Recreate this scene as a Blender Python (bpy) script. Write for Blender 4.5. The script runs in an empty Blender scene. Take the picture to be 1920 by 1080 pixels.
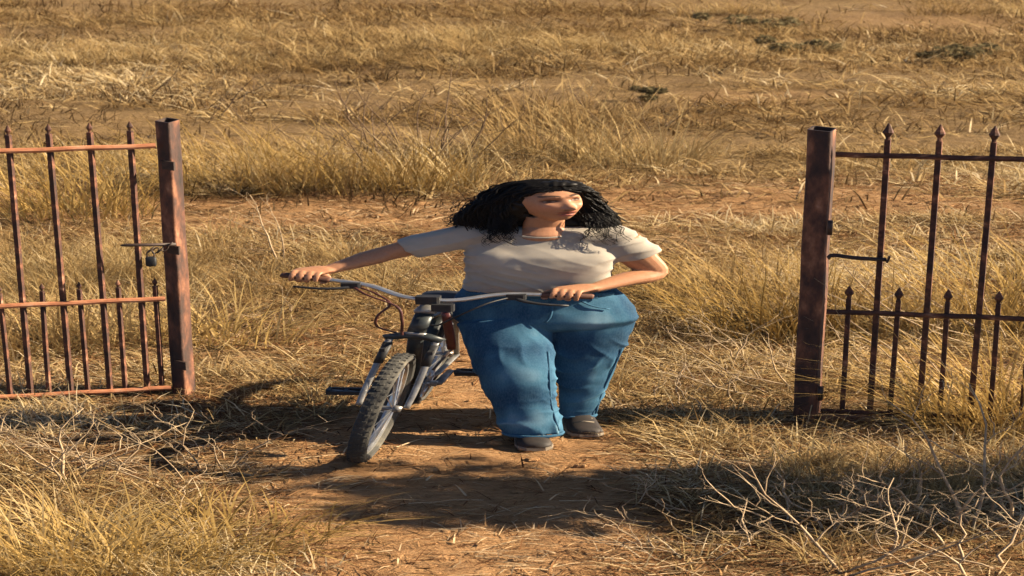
import bpy, math, random
import numpy as np
from mathutils import Vector

R = math.radians
sc = bpy.context.scene

# ------------------------------------------------------------------ camera, sky, sun, exposure
PITCH, CAM_H, FPX = R(18), 4.44, 3347.0
cd = bpy.data.cameras.new('camera'); cam = bpy.data.objects.new('camera', cd)
sc.collection.objects.link(cam); sc.camera = cam
cam.location = (0, 0, CAM_H); cam.rotation_euler = (R(90) - PITCH, 0, 0)
cd.sensor_fit = 'VERTICAL'; cd.sensor_height = 24.0; cd.lens = 24.0 * FPX / 1080.0
cd.clip_start = 0.1; cd.clip_end = 6000
cd.dof.use_dof = True; cd.dof.focus_distance = 11.0; cd.dof.aperture_fstop = 4.0

SUN_EL, SUN_AZ = R(23), R(-1.5)             # azimuth measured from +x towards +y
sd = Vector((math.cos(SUN_EL) * math.cos(SUN_AZ), math.cos(SUN_EL) * math.sin(SUN_AZ), math.sin(SUN_EL)))
w = bpy.data.worlds.new('World'); sc.world = w; w.use_nodes = True
nt = w.node_tree; bgn = nt.nodes['Background']
sky = nt.nodes.new('ShaderNodeTexSky'); sky.sky_type = 'NISHITA'; sky.sun_disc = False
sky.sun_elevation = SUN_EL; sky.sun_rotation = math.pi / 2 - SUN_AZ
sky.altitude = 600; sky.air_density = .45; sky.dust_density = .5
nt.links.new(sky.outputs[0], bgn.inputs[0]); bgn.inputs[1].default_value = 0.05
ld = bpy.data.lights.new('sun', 'SUN'); ld.energy = 5.0; ld.angle = R(0.5); ld.color = (1.0, 0.83, 0.60)
lo = bpy.data.objects.new('sun', ld); sc.collection.objects.link(lo)
lo.location = (30, 10, 20); lo.rotation_euler = sd.to_track_quat('Z', 'Y').to_euler()
sc.view_settings.view_transform = 'Standard'; sc.view_settings.look = 'None'
sc.view_settings.exposure = 1.85; sc.view_settings.gamma = 1.0
sc.render.engine = 'CYCLES'
sc.cycles.max_bounces = 4; sc.cycles.diffuse_bounces = 1; sc.cycles.glossy_bounces = 2; sc.cycles.transmission_bounces = 2
sc.cycles.use_adaptive_sampling = True; sc.cycles.adaptive_threshold = 0.03
sc.cycles.use_denoising = True

# ------------------------------------------------------------------ helpers
S = 2.5      # everything in this place is this much broader (along x) than usual
C = sc.collection
rng = np.random.default_rng(11)
cp, sp = math.cos(PITCH), math.sin(PITCH)
def P(u, v, Y):
    a, b = (u - 960) / FPX, (540 - v) / FPX
    t = Y / (cp + b * sp)
    return np.array((a * t, Y, CAM_H + (-sp + b * cp) * t))
def G(u, v):
    a, b = (u - 960) / FPX, (540 - v) / FPX
    t = -CAM_H / (-sp + b * cp)
    return np.array((a * t, (cp + b * sp) * t, 0.0))
def J(u, v, Y):
    q = P(u, v, Y); q[0] /= S; return q
def proj(x, y, z=0.0):
    d = y * cp - (z - CAM_H) * sp
    return 960 + FPX * x / d, 540 - FPX * (y * sp + (z - CAM_H) * cp) / d
A = lambda *t: np.array(t, float)
def nrm(v):
    return v / (np.linalg.norm(v) + 1e-12)
def sstep(a, b, x):
    t = np.clip((x - a) / (b - a), 0, 1); return t * t * (3 - 2 * t)

def hash3(i, j, k, seed):
    n = (i * 374761393 + j * 668265263 + k * 2147483647 + seed * 974634777) & 0xFFFFFFFF
    n = ((n ^ (n >> 13)) * 1274126177) & 0xFFFFFFFF
    return ((n ^ (n >> 16)) & 0xFFFF) / 65535.0
def vnoise(p, scale=1.0, seed=0):
    q = np.asarray(p, float) * scale
    i = np.floor(q).astype(np.int64); f = q - i; f = f * f * (3 - 2 * f)
    r = 0
    for dx in (0, 1):
        for dy in (0, 1):
            for dz in (0, 1):
                wgt = (f[:, 0] if dx else 1 - f[:, 0]) * (f[:, 1] if dy else 1 - f[:, 1]) * (f[:, 2] if dz else 1 - f[:, 2])
                r = r + wgt * hash3(i[:, 0] + dx, i[:, 1] + dy, i[:, 2] + dz, seed)
    return r * 2 - 1

class MB:
    def __init__(s): s.v = []; s.f = []; s.n = 0
    def add(s, v, f):
        v = np.asarray(v, float)
        s.v.append(v); s.f += [tuple(int(i) + s.n for i in q) for q in f]; s.n += len(v); return s
    def verts(s): return np.concatenate(s.v) if s.v else np.zeros((0, 3))

def ring_faces(m, n, closed=False, cap=True):
    f = []
    for i in range(m - 1 if not closed else m):
        a, b = i * n, ((i + 1) % m) * n
        for j in range(n):
            k = (j + 1) % n
            f.append((a + j, a + k, b + k, b + j))
    if cap and not closed:
        f.append(tuple(range(n - 1, -1, -1))); f.append(tuple((m - 1) * n + j for j in range(n)))
    return f

def tube(path, rad, n=8, ref=None, cap=True):
    """rad: one value / list of radii / list of (ra, rb), ra along the reference direction"""
    path = [np.asarray(p, float) for p in path]; m = len(path)
    if not hasattr(rad, '__len__'): rad = [rad] * m
    if len(rad) == 2 and not hasattr(rad[0], '__len__') and isinstance(rad, tuple): rad = [rad] * m
    if len(rad) != m:
        if hasattr(rad[0], '__len__'):
            k_ = np.linspace(0, len(rad) - 1, m); r_ = np.array(rad, float)
            rad = [(np.interp(k, range(len(r_)), r_[:, 0]), np.interp(k, range(len(r_)), r_[:, 1])) for k in k_]
        else: rad = list(np.interp(np.linspace(0, len(rad) - 1, m), range(len(rad)), rad))
    V = []
    a = None
    for i in range(m):
        t = nrm(path[min(i + 1, m - 1)] - path[max(i - 1, 0)])
        if ref is not None: a = np.asarray(ref, float)
        elif a is None: a = A(0, 0, 1) if abs(t[2]) < 0.8 else A(1, 0, 0)
        a = nrm(a - t * (a @ t)); b = np.cross(t, a)
        ra, rb = rad[i] if hasattr(rad[i], '__len__') else (rad[i], rad[i])
        for j in range(n):
            th = 2 * math.pi * j / n
            V.append(path[i] + a * ra * math.cos(th) + b * rb * math.sin(th))
    return np.array(V), ring_faces(m, n, cap=cap)

def rings(rs, n=28, cap=True, pw=2.0):
    """horizontal loft: rows of (cx, cy, z, rx, ry)"""
    V = []
    for cx, cy, z, rx, ry in rs:
        for j in range(n):
            th = 2 * math.pi * j / n; c, s = math.cos(th), math.sin(th)
            V.append((cx + rx * math.copysign(abs(c) ** (2 / pw), c), cy + ry * math.copysign(abs(s) ** (2 / pw), s), z))
    return np.array(V), ring_faces(len(rs), n, cap=cap)

def spline(pts, k=6):
    pts = [np.asarray(p, float) for p in pts]
    q = [2 * pts[0] - pts[1]] + pts + [2 * pts[-1] - pts[-2]]
    out = []
    for i in range(1, len(q) - 2):
        for j in range(k):
            t = j / k
            out.append(0.5 * (2 * q[i] + (q[i + 1] - q[i - 1]) * t + (2 * q[i - 1] - 5 * q[i] + 4 * q[i + 1] - q[i + 2]) * t * t
                              + (3 * q[i] - q[i - 1] - 3 * q[i + 1] + q[i + 2]) * t ** 3))
    out.append(pts[-1]); return out

def ball(c, r, nu=16, nv=10):
    r = r if hasattr(r, '__len__') else (r, r, r)
    V = [np.asarray(c) + A(0, 0, -r[2])]; F = []
    for i in range(1, nv):
        ph = math.pi * i / nv
        for j in range(nu):
            th = 2 * math.pi * j / nu
            V.append(np.asarray(c) + A(r[0] * math.sin(ph) * math.cos(th), r[1] * math.sin(ph) * math.sin(th), -r[2] * math.cos(ph)))
    V.append(np.asarray(c) + A(0, 0, r[2])); e = len(V) - 1
    for j in range(nu):
        k = (j + 1) % nu
        F.append((0, 1 + k, 1 + j)); F.append((e, 1 + (nv - 2) * nu + j, 1 + (nv - 2) * nu + k))
        for i in range(nv - 2):
            F.append((1 + i * nu + j, 1 + i * nu + k, 1 + (i + 1) * nu + k, 1 + (i + 1) * nu + j))
    return np.array(V), F

BOXF = [(0, 3, 2, 1), (4, 5, 6, 7), (0, 1, 5, 4), (1, 2, 6, 5), (2, 3, 7, 6), (3, 0, 4, 7)]
def obox(c, ex, ey, ez, bev=0.0):
    """oriented box: centre and three half-extent vectors; chamfered along ez edges when bev"""
    c, ex, ey, ez = map(lambda t: np.asarray(t, float), (c, ex, ey, ez))
    if bev <= 0:
        V = [c + sx * ex + sy * ey + sz * ez for sz in (-1, 1) for sx, sy in ((-1, -1), (1, -1), (1, 1), (-1, 1))]
        return np.array(V), BOXF
    bx, by = 1 - bev / np.linalg.norm(ex), 1 - bev / np.linalg.norm(ey)
    ol = [(-bx, -1), (bx, -1), (1, -by), (1, by), (bx, 1), (-bx, 1), (-1, by), (-1, -by)]
    V = [c + sx * ex + sy * ey + sz * ez for sz in (-1, 1) for sx, sy in ol]
    return np.array(V), ring_faces(2, 8)

def wide(v):
    v = np.array(v, float); v[:, 0] *= S; return v

def obj(name, verts, faces, mat, parent=None, origin=None, smooth=False, attrs=None, link=True):
    """verts in world coordinates; the object's origin is the parent's or the given one"""
    o3 = np.asarray(origin if origin is not None else (0, 0, 0), float)
    if parent is not None: o3 = np.array(parent['_o'])
    me = bpy.data.meshes.new(name)
    me.from_pydata((np.asarray(verts, float) - o3).tolist(), [], faces if isinstance(faces, list) else faces.tolist())
    if smooth: me.polygons.foreach_set('use_smooth', np.ones(len(me.polygons), bool))
    if attrs:
        for k, a in attrs.items():
            a = np.asarray(a, np.float32)
            if a.ndim == 2:
                at = me.attributes.new(k, 'FLOAT_COLOR', 'POINT')
                at.data.foreach_set('color', np.concatenate([a, np.ones((len(a), 1), np.float32)], 1).ravel())
            else:
                at = me.attributes.new(k, 'FLOAT', 'POINT'); at.data.foreach_set('value', a)
    me.materials.append(mat)
    o = bpy.data.objects.new(name, me)
    if link: C.objects.link(o)
    if parent is not None and '_p' in parent:      # a sub-part: same origin as its part
        o.parent = parent
    elif parent is not None:
        o.parent = parent
    else:
        o.location = o3
    o['_o'] = [float(t) for t in o3]
    return o
def thing(name, label, cat, loc, group=None):
    o = bpy.data.objects.new(name, None); C.objects.link(o); o.location = loc; o.empty_display_size = 0.1
    o['label'] = label; o['category'] = cat; o['_o'] = [float(t) for t in loc]
    if group: o['group'] = group
    return o
def tag(o, label, cat, group=None, kind=None):
    o['label'] = label; o['category'] = cat
    if group: o['group'] = group
    if kind: o['kind'] = kind
    return o

def voxel(mb, size, smooth=2):
    me = bpy.data.meshes.new('tmp'); me.from_pydata(mb.verts().tolist(), [], mb.f)
    o = bpy.data.objects.new('tmp', me); C.objects.link(o)
    m = o.modifiers.new('r', 'REMESH'); m.mode = 'VOXEL'; m.voxel_size = size; m.adaptivity = 0
    bpy.context.view_layer.update()
    e = bpy.data.meshes.new_from_object(o.evaluated_get(bpy.context.evaluated_depsgraph_get()))
    v = np.zeros(len(e.vertices) * 3); e.vertices.foreach_get('co', v); v = v.reshape(-1, 3)
    f = np.zeros(len(e.loops), np.int64); e.loops.foreach_get('vertex_index', f)
    f = f.reshape(-1, 4) if len(f) == 4 * len(e.polygons) else [list(p.vertices) for p in e.polygons]
    bpy.data.objects.remove(o); bpy.data.meshes.remove(me); bpy.data.meshes.remove(e)
    return relax(v, f, smooth), f
def relax(v, f, it, k=0.5):
    f = np.asarray(f)
    a = np.concatenate([f[:, i] for i in range(4)]); b = np.concatenate([f[:, (i + 1) % 4] for i in range(4)])
    cnt = np.bincount(a, minlength=len(v)).astype(float)[:, None]
    for _ in range(it):
        s = np.stack([np.bincount(a, weights=v[b, d], minlength=len(v)) for d in range(3)], 1)
        v = v + k * (s / np.maximum(cnt, 1) - v)
    return v
def normals(v, f):
    f = np.asarray(f); n = np.cross(v[f[:, 2]] - v[f[:, 0]], v[f[:, 3]] - v[f[:, 1]])
    o = np.stack([sum(np.bincount(f[:, i], weights=n[:, d], minlength=len(v)) for i in range(4)) for d in range(3)], 1)
    return o / (np.linalg.norm(o, axis=1, keepdims=True) + 1e-12)

# ------------------------------------------------------------------ materials
def mat(name):
    m = bpy.data.materials.new(name); m.use_nodes = True
    t = m.node_tree; b = t.nodes['Principled BSDF']; return m, t, b
def node(t, kind, **kw):
    n = t.nodes.new(kind)
    for k, x in kw.items(): setattr(n, k, x)
    return n
def ramp(t, src, stops):
    r = node(t, 'ShaderNodeValToRGB'); e = r.color_ramp.elements
    while len(e) < len(stops): e.new(0.5)
    for q, (pos, col) in zip(e, stops): q.position = pos; q.color = (*col, 1)
    t.links.new(src, r.inputs[0]); return r.outputs[0]
def noise(t, scale, detail=4, rough=0.55, stretch=(1, 1, 1), co='Object', dist=0.0):
    tc = node(t, 'ShaderNodeTexCoord'); mp = node(t, 'ShaderNodeMapping'); mp.inputs['Scale'].default_value = stretch
    n = node(t, 'ShaderNodeTexNoise'); n.inputs['Scale'].default_value = scale; n.inputs['Detail'].default_value = detail
    n.inputs['Roughness'].default_value = rough; n.inputs['Distortion'].default_value = dist
    t.links.new(tc.outputs[co], mp.inputs[0]); t.links.new(mp.outputs[0], n.inputs['Vector']); return n.outputs[0]
def bump(t, b, src, strength, dist=0.01):
    n = node(t, 'ShaderNodeBump'); n.inputs['Strength'].default_value = strength; n.inputs['Distance'].default_value = dist
    t.links.new(src, n.inputs['Height']); t.links.new(n.outputs[0], b.inputs['Normal'])
def mixc(t, fac, a, b):
    n = node(t, 'ShaderNodeMix', data_type='RGBA')
    for s_, i in ((fac, 0), (a, 6), (b, 7)):
        if hasattr(s_, 'is_linked'): t.links.new(s_, n.inputs[i])
        else: n.inputs[i].default_value = s_ if i == 0 else (*s_, 1)
    return n.outputs[2]
def noisy(name, stops, scale, rough=0.7, metal=0.0, bstr=0.0, bscale=60, stretch=(1 / S, 1, 1), spec=0.5, bdist=0.004):
    m, t, b = mat(name)
    t.links.new(ramp(t, noise(t, scale, 5, 0.6, stretch), stops), b.inputs['Base Color'])
    b.inputs['Roughness'].default_value = rough; b.inputs['Metallic'].default_value = metal
    b.inputs['Specular IOR Level'].default_value = spec
    if bstr: bump(t, b, noise(t, bscale, 4, 0.6, stretch), bstr, bdist)
    return m
M = {}
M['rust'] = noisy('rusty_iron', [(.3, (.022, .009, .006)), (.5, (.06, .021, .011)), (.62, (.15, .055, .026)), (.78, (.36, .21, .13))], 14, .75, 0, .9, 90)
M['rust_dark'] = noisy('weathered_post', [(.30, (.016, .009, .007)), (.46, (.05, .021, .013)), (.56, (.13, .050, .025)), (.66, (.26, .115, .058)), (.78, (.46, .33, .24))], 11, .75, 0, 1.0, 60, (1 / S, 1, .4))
M['rust_sunlit'] = noisy('sunlit_rust', [(.3, (.22, .085, .04)), (.48, (.40, .155, .07)), (.62, (.5, .24, .13)), (.74, (.65, .5, .38))], 12, .65, 0, .5, 80)  # brighter rust copy: sunlight on left rails and foot plate painted into the colour
M['black'] = noisy('black_metal', [(.3, (.007, .007, .008)), (.7, (.018, .018, .02))], 20, .6, 0, .1)
M['iron_dark'] = noisy('dark_iron', [(.3, (.02, .014, .012)), (.7, (.06, .035, .025))], 30, .6, .2, .3)
M['silver'] = noisy('worn_alloy', [(.3, (.16, .155, .15)), (.7, (.34, .33, .31))], 25, .42, .55, .1)
M['chrome'] = noisy('chrome', [(.3, (.42, .42, .41)), (.7, (.58, .57, .55))], 25, .3, .8, .05)
M['frame'] = noisy('grey_blue_enamel', [(.3, (.014, .017, .018)), (.6, (.035, .042, .044)), (.75, (.16, .165, .16))], 18, .45, .1, .05)
M['maroon'] = noisy('maroon_enamel', [(.3, (.05, .008, .008)), (.7, (.10, .02, .016))], 18, .4, 0, .05)
M['tyre'] = noisy('dusty_rubber', [(.3, (.018, .018, .017)), (.55, (.05, .047, .04)), (.75, (.13, .115, .085))], 9, .9, 0, .4, 120)
M['grip'] = noisy('brown_grip', [(.3, (.07, .028, .016)), (.7, (.14, .055, .03))], 30, .7, 0, .3)
M['cable'] = noisy('cable_sheath', [(.3, (.045, .012, .010)), (.7, (.075, .02, .015))], 20, .5)
M['shoe'] = noisy('dark_leather', [(.3, (.012, .009, .008)), (.7, (.03, .021, .017))], 18, .7, 0, .3)
M['sole'] = noisy('pale_rubber', [(.3, (.12, .095, .07)), (.7, (.24, .2, .15))], 18, .8, 0, .2)
M['button'] = noisy('brass_button', [(.3, (.3, .22, .1)), (.7, (.5, .38, .2))], 40, .4, .8)
M['twig'] = noisy('dry_twig', [(.3, (.21, .145, .085)), (.6, (.38, .28, .17)), (.8, (.5, .40, .27))], 10, .9, 0, .4, 60)
M['twig_dark'] = noisy('brown_stem', [(.3, (.06, .036, .02)), (.7, (.16, .10, .055))], 10, .9)
M['bark'] = noisy('grey_bark', [(.3, (.06, .045, .032)), (.7, (.17, .13, .09))], 8, .9, 0, .6, 30)

m, t, b = mat('skin'); M['skin'] = m
at = node(t, 'ShaderNodeAttribute', attribute_name='tone')
t.links.new(mixc(t, .12, at.outputs['Color'], ramp(t, noise(t, 60, 4), [(.3, (.25, .10, .05)), (.7, (.62, .36, .22))])), b.inputs['Base Color'])
b.inputs['Roughness'].default_value = .48; b.inputs['Specular IOR Level'].default_value = .4
b.inputs['Subsurface Weight'].default_value = .03; b.inputs['Subsurface Radius'].default_value = (.012, .005, .003)
bump(t, b, noise(t, 260, 3), .12, .002)

m, t, b = mat('cotton_knit'); M['shirt'] = m
t.links.new(ramp(t, noise(t, 5, 5, .6, (1 / S, 1, 1)), [(.3, (.27, .24, .20)), (.7, (.39, .35, .295))]), b.inputs['Base Color'])
b.inputs['Roughness'].default_value = .9; b.inputs['Sheen Weight'].default_value = .15; b.inputs['Specular IOR Level'].default_value = .2
bump(t, b, noise(t, 420, 2, .5, (1 / S, 1, 1)), .25, .002)

m, t, b = mat('denim'); M['denim'] = m
at = node(t, 'ShaderNodeAttribute', attribute_name='fade')
base = ramp(t, at.outputs['Fac'], [(0, (.005, .022, .050)), (.3, (.012, .055, .112)), (.55, (.045, .135, .215)), (.8, (.16, .285, .375)), (1, (.34, .46, .53))])
t.links.new(mixc(t, .10, base, ramp(t, noise(t, 240, 3, .6, (1 / S, 1, .25)), [(.35, (.006, .02, .05)), (.65, (.20, .32, .42))])), b.inputs['Base Color'])
b.inputs['Roughness'].default_value = .85; b.inputs['Specular IOR Level'].default_value = .2
bump(t, b, noise(t, 330, 3, .5, (1 / S, 1, .6)), .3, .002)

m, t, b = mat('black_hair'); M['hair'] = m
t.links.new(ramp(t, noise(t, 30, 3), [(.3, (.003, .0026, .0022)), (.7, (.008, .0065, .0055))]), b.inputs['Base Color'])
b.inputs['Roughness'].default_value = .5; b.inputs['Specular IOR Level'].default_value = .22

def straw(name, stops, trans=.3, single=False):
    m, t, b = mat(name)
    oi = node(t, 'ShaderNodeObjectInfo'); at = node(t, 'ShaderNodeAttribute', attribute_name='tint')
    mx = node(t, 'ShaderNodeMath', operation='ADD'); ml = node(t, 'ShaderNodeMath', operation='MULTIPLY'); ml.inputs[1].default_value = .45
    t.links.new(oi.outputs['Random'], ml.inputs[0])
    m2 = node(t, 'ShaderNodeMath', operation='MULTIPLY'); m2.inputs[1].default_value = .55
    t.links.new(at.outputs['Fac'], m2.inputs[0]); t.links.new(ml.outputs[0], mx.inputs[0]); t.links.new(m2.outputs[0], mx.inputs[1])
    col = ramp(t, at.outputs['Fac'] if single else mx.outputs[0], stops)
    df = node(t, 'ShaderNodeBsdfDiffuse'); tr = node(t, 'ShaderNodeBsdfTranslucent'); mxs = node(t, 'ShaderNodeMixShader')
    mxs.inputs[0].default_value = trans
    t.links.new(col, df.inputs[0]); t.links.new(col, tr.inputs[0])
    t.links.new(df.outputs[0], mxs.inputs[1]); t.links.new(tr.outputs[0], mxs.inputs[2])
    out = [n for n in t.nodes if n.type == 'OUTPUT_MATERIAL'][0]; t.links.new(mxs.outputs[0], out.inputs[0])
    return m
M['straw'] = straw('dry_straw', [(0, (.16, .095, .038)), (.3, (.33, .215, .09)), (.6, (.47, .335, .15)), (.85, (.60, .46, .24)), (1, (.70, .57, .36))])
M['straw_olive'] = straw('olive_straw', [(0, (.10, .075, .035)), (.35, (.22, .165, .075)), (.7, (.36, .275, .13)), (1, (.50, .38, .2))])
M['straw_red'] = straw('reddish_litter', [(0, (.10, .045, .022)), (.35, (.22, .105, .045)), (.7, (.38, .22, .10)), (1, (.58, .42, .24))], .15)
M['straw_gold'] = straw('golden_straw', [(0, (.20, .12, .035)), (.3, (.40, .26, .085)), (.6, (.54, .37, .14)), (1, (.68, .52, .28))])
M['leaf_dull'] = straw('dull_leaves', [(0, (.035, .04, .018)), (.5, (.07, .075, .03)), (1, (.13, .12, .05))], .2)
M['leaf_grey'] = straw('grey_olive_leaves', [(0, (.09, .075, .04)), (.5, (.18, .145, .075)), (1, (.32, .26, .14))], .25)

# ------------------------------------------------------------------ ground
def bare_mask(x, y):
    """1 on the trodden earth, 0 in the grass"""
    u, v = proj(x, y)
    vs = [340, 680, 730, 780, 820, 870, 950, 1080, 1400]
    uc = np.interp(v, vs, [870, 900, 900, 890, 860, 860, 890, 920, 940])
    hw = np.interp(v, vs, [20, 110, 160, 230, 310, 390, 370, 330, 480])
    p3 = np.stack([x / S, y, np.zeros_like(x)], 1)
    wob = 90 * vnoise(p3, 2.2, 3) + 60 * vnoise(p3, 6, 4)
    a = sstep(60, -60, np.abs(u - uc) - hw + wob) * sstep(575, 650, v)
    yc = 16.0 + .25 * np.sin(x * .8) + .1 * vnoise(p3, 3, 6) * 2
    b_ = sstep(.75, .15, np.abs(y - yc) + .5 * vnoise(p3, 1.7, 8)) * .75
    c_ = .3 * sstep(.35, .75, vnoise(p3, .8, 12)) * sstep(690, 560, v)
    return np.clip(np.maximum(np.maximum(a, b_), c_), 0, 1)
def ground_z(x, y):
    p3 = np.stack([x / S, y, np.zeros_like(x)], 1)
    far = sstep(11.6, 14, y)
    return (.05 * vnoise(p3, .9, 21) + .02 * vnoise(p3, 3, 22)) * (.12 + .88 * far) + .25 * sstep(18, 60, y) * vnoise(p3, .12, 25)
def axis(lo_, hi, step, far, grow=1.25):
    mid = list(np.arange(lo_, hi, step)); a, s_ = lo_, step
    left = []
    while a > -far: s_ *= grow; a -= s_; left.append(a)
    b_, s_ = mid[-1], step; right = []
    while b_ < far: s_ *= grow; b_ += s_; right.append(b_)
    return np.array(left[::-1] + mid + right)
gx, gy = axis(-8, 8, .05, 3000), axis(7.5, 22, .035, 3000)
XX, YY = np.meshgrid(gx, gy)
px_, py_ = XX.ravel(), YY.ravel()
bm_ = bare_mask(px_, py_)
p3 = np.stack([px_ / S, py_, 0 * px_], 1)
near = sstep(24, 18, py_) * sstep(6.5, 7.5, py_) * sstep(9, 7.5, np.abs(px_))
pz = ground_z(px_, py_) * sstep(70, 50, np.hypot(px_, py_)) + near * (.013 * vnoise(p3, 12, 31) + .008 * vnoise(p3, 26, 32))
nx_, ny_ = len(gx), len(gy)
ii = np.arange(nx_ * ny_).reshape(ny_, nx_)
gf = np.stack([ii[:-1, :-1], ii[:-1, 1:], ii[1:, 1:], ii[1:, :-1]], -1).reshape(-1, 4)
m, t, b = mat('dry_earth'); M['earth'] = m
at = node(t, 'ShaderNodeAttribute', attribute_name='bare')
n1 = noise(t, 3.0, 8, .65, (1 / S, 1, 1)); n2 = noise(t, 26, 5, .7, (1 / S, 1.3, 1)); n3 = noise(t, 90, 3, .6, (1 / S, 1.5, 1))
dirt = mixc(t, .5, ramp(t, n1, [(.3, (.31, .145, .058)), (.5, (.46, .235, .10)), (.7, (.52, .30, .145))]), ramp(t, n2, [(.34, (.16, .08, .037)), (.5, (.46, .25, .11)), (.68, (.58, .37, .19))]))
thatch = mixc(t, .5, ramp(t, n1, [(.3, (.10, .06, .027)), (.5, (.19, .12, .052)), (.7, (.30, .205, .095))]), ramp(t, n2, [(.36, (.045, .026, .013)), (.5, (.16, .10, .044)), (.64, (.36, .25, .12))]))
cl = mixc(t, at.outputs['Fac'], thatch, dirt)
cl = mixc(t, .25, cl, ramp(t, n3, [(.35, (.06, .035, .018)), (.6, (.50, .33, .17))]))
t.links.new(cl, b.inputs['Base Color']); b.inputs['Roughness'].default_value = .95; b.inputs['Specular IOR Level'].default_value = .1
ad = node(t, 'ShaderNodeMath', operation='ADD'); t.links.new(n2, ad.inputs[0]); t.links.new(n3, ad.inputs[1]); bump(t, b, ad.outputs[0], 1.0, .03)
g = obj('ground', np.stack([px_, py_, pz], 1), gf, M['earth'], smooth=True, attrs={'bare': bm_})
g['kind'] = 'structure'

def gz(x, y): return float(ground_z(np.array([x], float), np.array([y], float))[0])

# ------------------------------------------------------------------ gate posts and leaves
def rot2(a): return A(math.cos(a), math.sin(a), 0), A(-math.sin(a), math.cos(a), 0)
def post(base, h, wx, wy, ang, label, capped):
    o = thing('gate_post', label, 'gate post', base)
    ex, ey = rot2(ang)
    # hollow steel section with rounded arrises, in three slightly uneven lifts
    V = []; n = 12
    ol = []
    for sx, sy in ((-1, -1), (1, -1), (1, 1), (-1, 1)):
        for k in ((1, .82), (.93, .93), (.82, 1)) if sx * sy > 0 else ((.82, 1), (.93, .93), (1, .82)):
            ol.append((sx * k[0], sy * k[1]))
    hs = np.linspace(-.15, h, 9)
    for i, z in enumerate(hs):
        off = .003 * math.sin(i * 2.1)
        for a, c in ol: V.append(np.asarray(base) + ex * (a * wx / 2 + off) + ey * c * wy / 2 + A(0, 0, z))
    obj('shaft', V, ring_faces(len(hs), 12, cap=False) + [tuple(range(11, -1, -1))], M['rust_dark'], o)
    # open rim and inner floor at the top
    V = []
    for s_, z in ((1.0, h), (.86, h), (.86, h - .06)):
        for a, c in ol: V.append(np.asarray(base) + ex * a * s_ * wx / 2 + ey * c * s_ * wy / 2 + A(0, 0, z))
    obj('rim', V, ring_faces(3, 12, cap=False) + [tuple(24 + j for j in range(12))], M['iron_dark'], o)
    return o, ex, ey
Lb, Rb = G(345, 738), G(1512, 782)
lp, lex, ley = post(Lb, 1.90, .118, .118, R(-30), 'rusty iron gate post left of the path, its right face sunlit orange', True)
rp, rex, rey = post(Rb, 1.94, .155, .125, R(-27), 'dark brown iron gate post right of the path, nearest the shrubs', True)

def leaf(name_label, p0, p1, zs, bars, shorts, rail_mat, bar_mat, finial_r, stile, flat):
    """p0: hinge end on the ground, p1: free end; zs = (bottom, mid, top) rail heights"""
    o = thing('gate_leaf', name_label, 'gate', p0)
    d = nrm(p1 - p0); L = np.linalg.norm(p1 - p0); nrm_ = A(d[1], -d[0], 0)
    if nrm_[1] > 0: nrm_ = -nrm_
    for z, hh in zip(zs, (.016, .017, .017)):
        m_ = p0 + d * L / 2 + A(0, 0, z)
        v, f = obox(m_ + nrm_ * .020, nrm_ * (.016 if flat else .011), A(0, 0, 1) * hh, d * L / 2, .004)
        # slight sag and dents along the rail
        mb = MB()
        segs = 10
        for k in range(segs):
            pass
        pts = [p0 + d * L * k / 12 + nrm_ * .020 + A(0, 0, z + .0022 * math.sin(k * 1.7 + z * 5)) for k in range(13)]
        v, f = tube(pts, [(hh, .016 if flat else .011)] * 13, 8, ref=A(0, 0, 1))
        obj('rail', v, f, rail_mat, o, smooth=False)
    if stile:
        v, f = obox(p0 + d * .028 + A(0, 0, (zs[0] + zs[2]) / 2 + .05), d * .020, nrm_ * .012, A(0, 0, (zs[2] - zs[0]) / 2 + .14), .005)
        obj('stile', v, f, M['rust'], o)
    def bar(s_, ztop, kind):
        c = p0 + d * s_; tilt = d * rng.normal(0, .004)
        r = .0125 if kind else .0105
        e1, e2 = rot2(R(-26))
        zb = zs[0] - .035 if kind else zs[0] - .03
        pts = [c + A(0, 0, zb) - tilt * .5, c + A(0, 0, (zb + ztop) / 2) + nrm_ * .002, c + A(0, 0, ztop) + tilt]
        V = []
        for q in pts:
            for sx, sy in ((-1, -1), (1, -1), (1, 1), (-1, 1)): V.append(q + e1 * sx * r * 1.45 + e2 * sy * r * 1.0)
        bo = obj('bar', V, ring_faces(3, 4), bar_mat, o)
        q = pts[-1]; fr = finial_r * (1 if kind else .85)
        V = []
        for k, z in ((.40, 0), (.42, .016), (1.0, .042), (.86, .052), (.10, .098)):
            for j in range(8):
                th = j * math.pi / 4
                V.append(q + d * fr * k * math.cos(th) + nrm_ * fr * k * .55 * math.sin(th) + A(0, 0, z * fr / .034))
        obj('finial', V, ring_faces(5, 8), bar_mat, bo)
    for s_ in bars: bar(s_, zs[2] + .10, True)
    for s_ in shorts: bar(s_, zs[1] + .085, False)
    return o, d, nrm_

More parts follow.
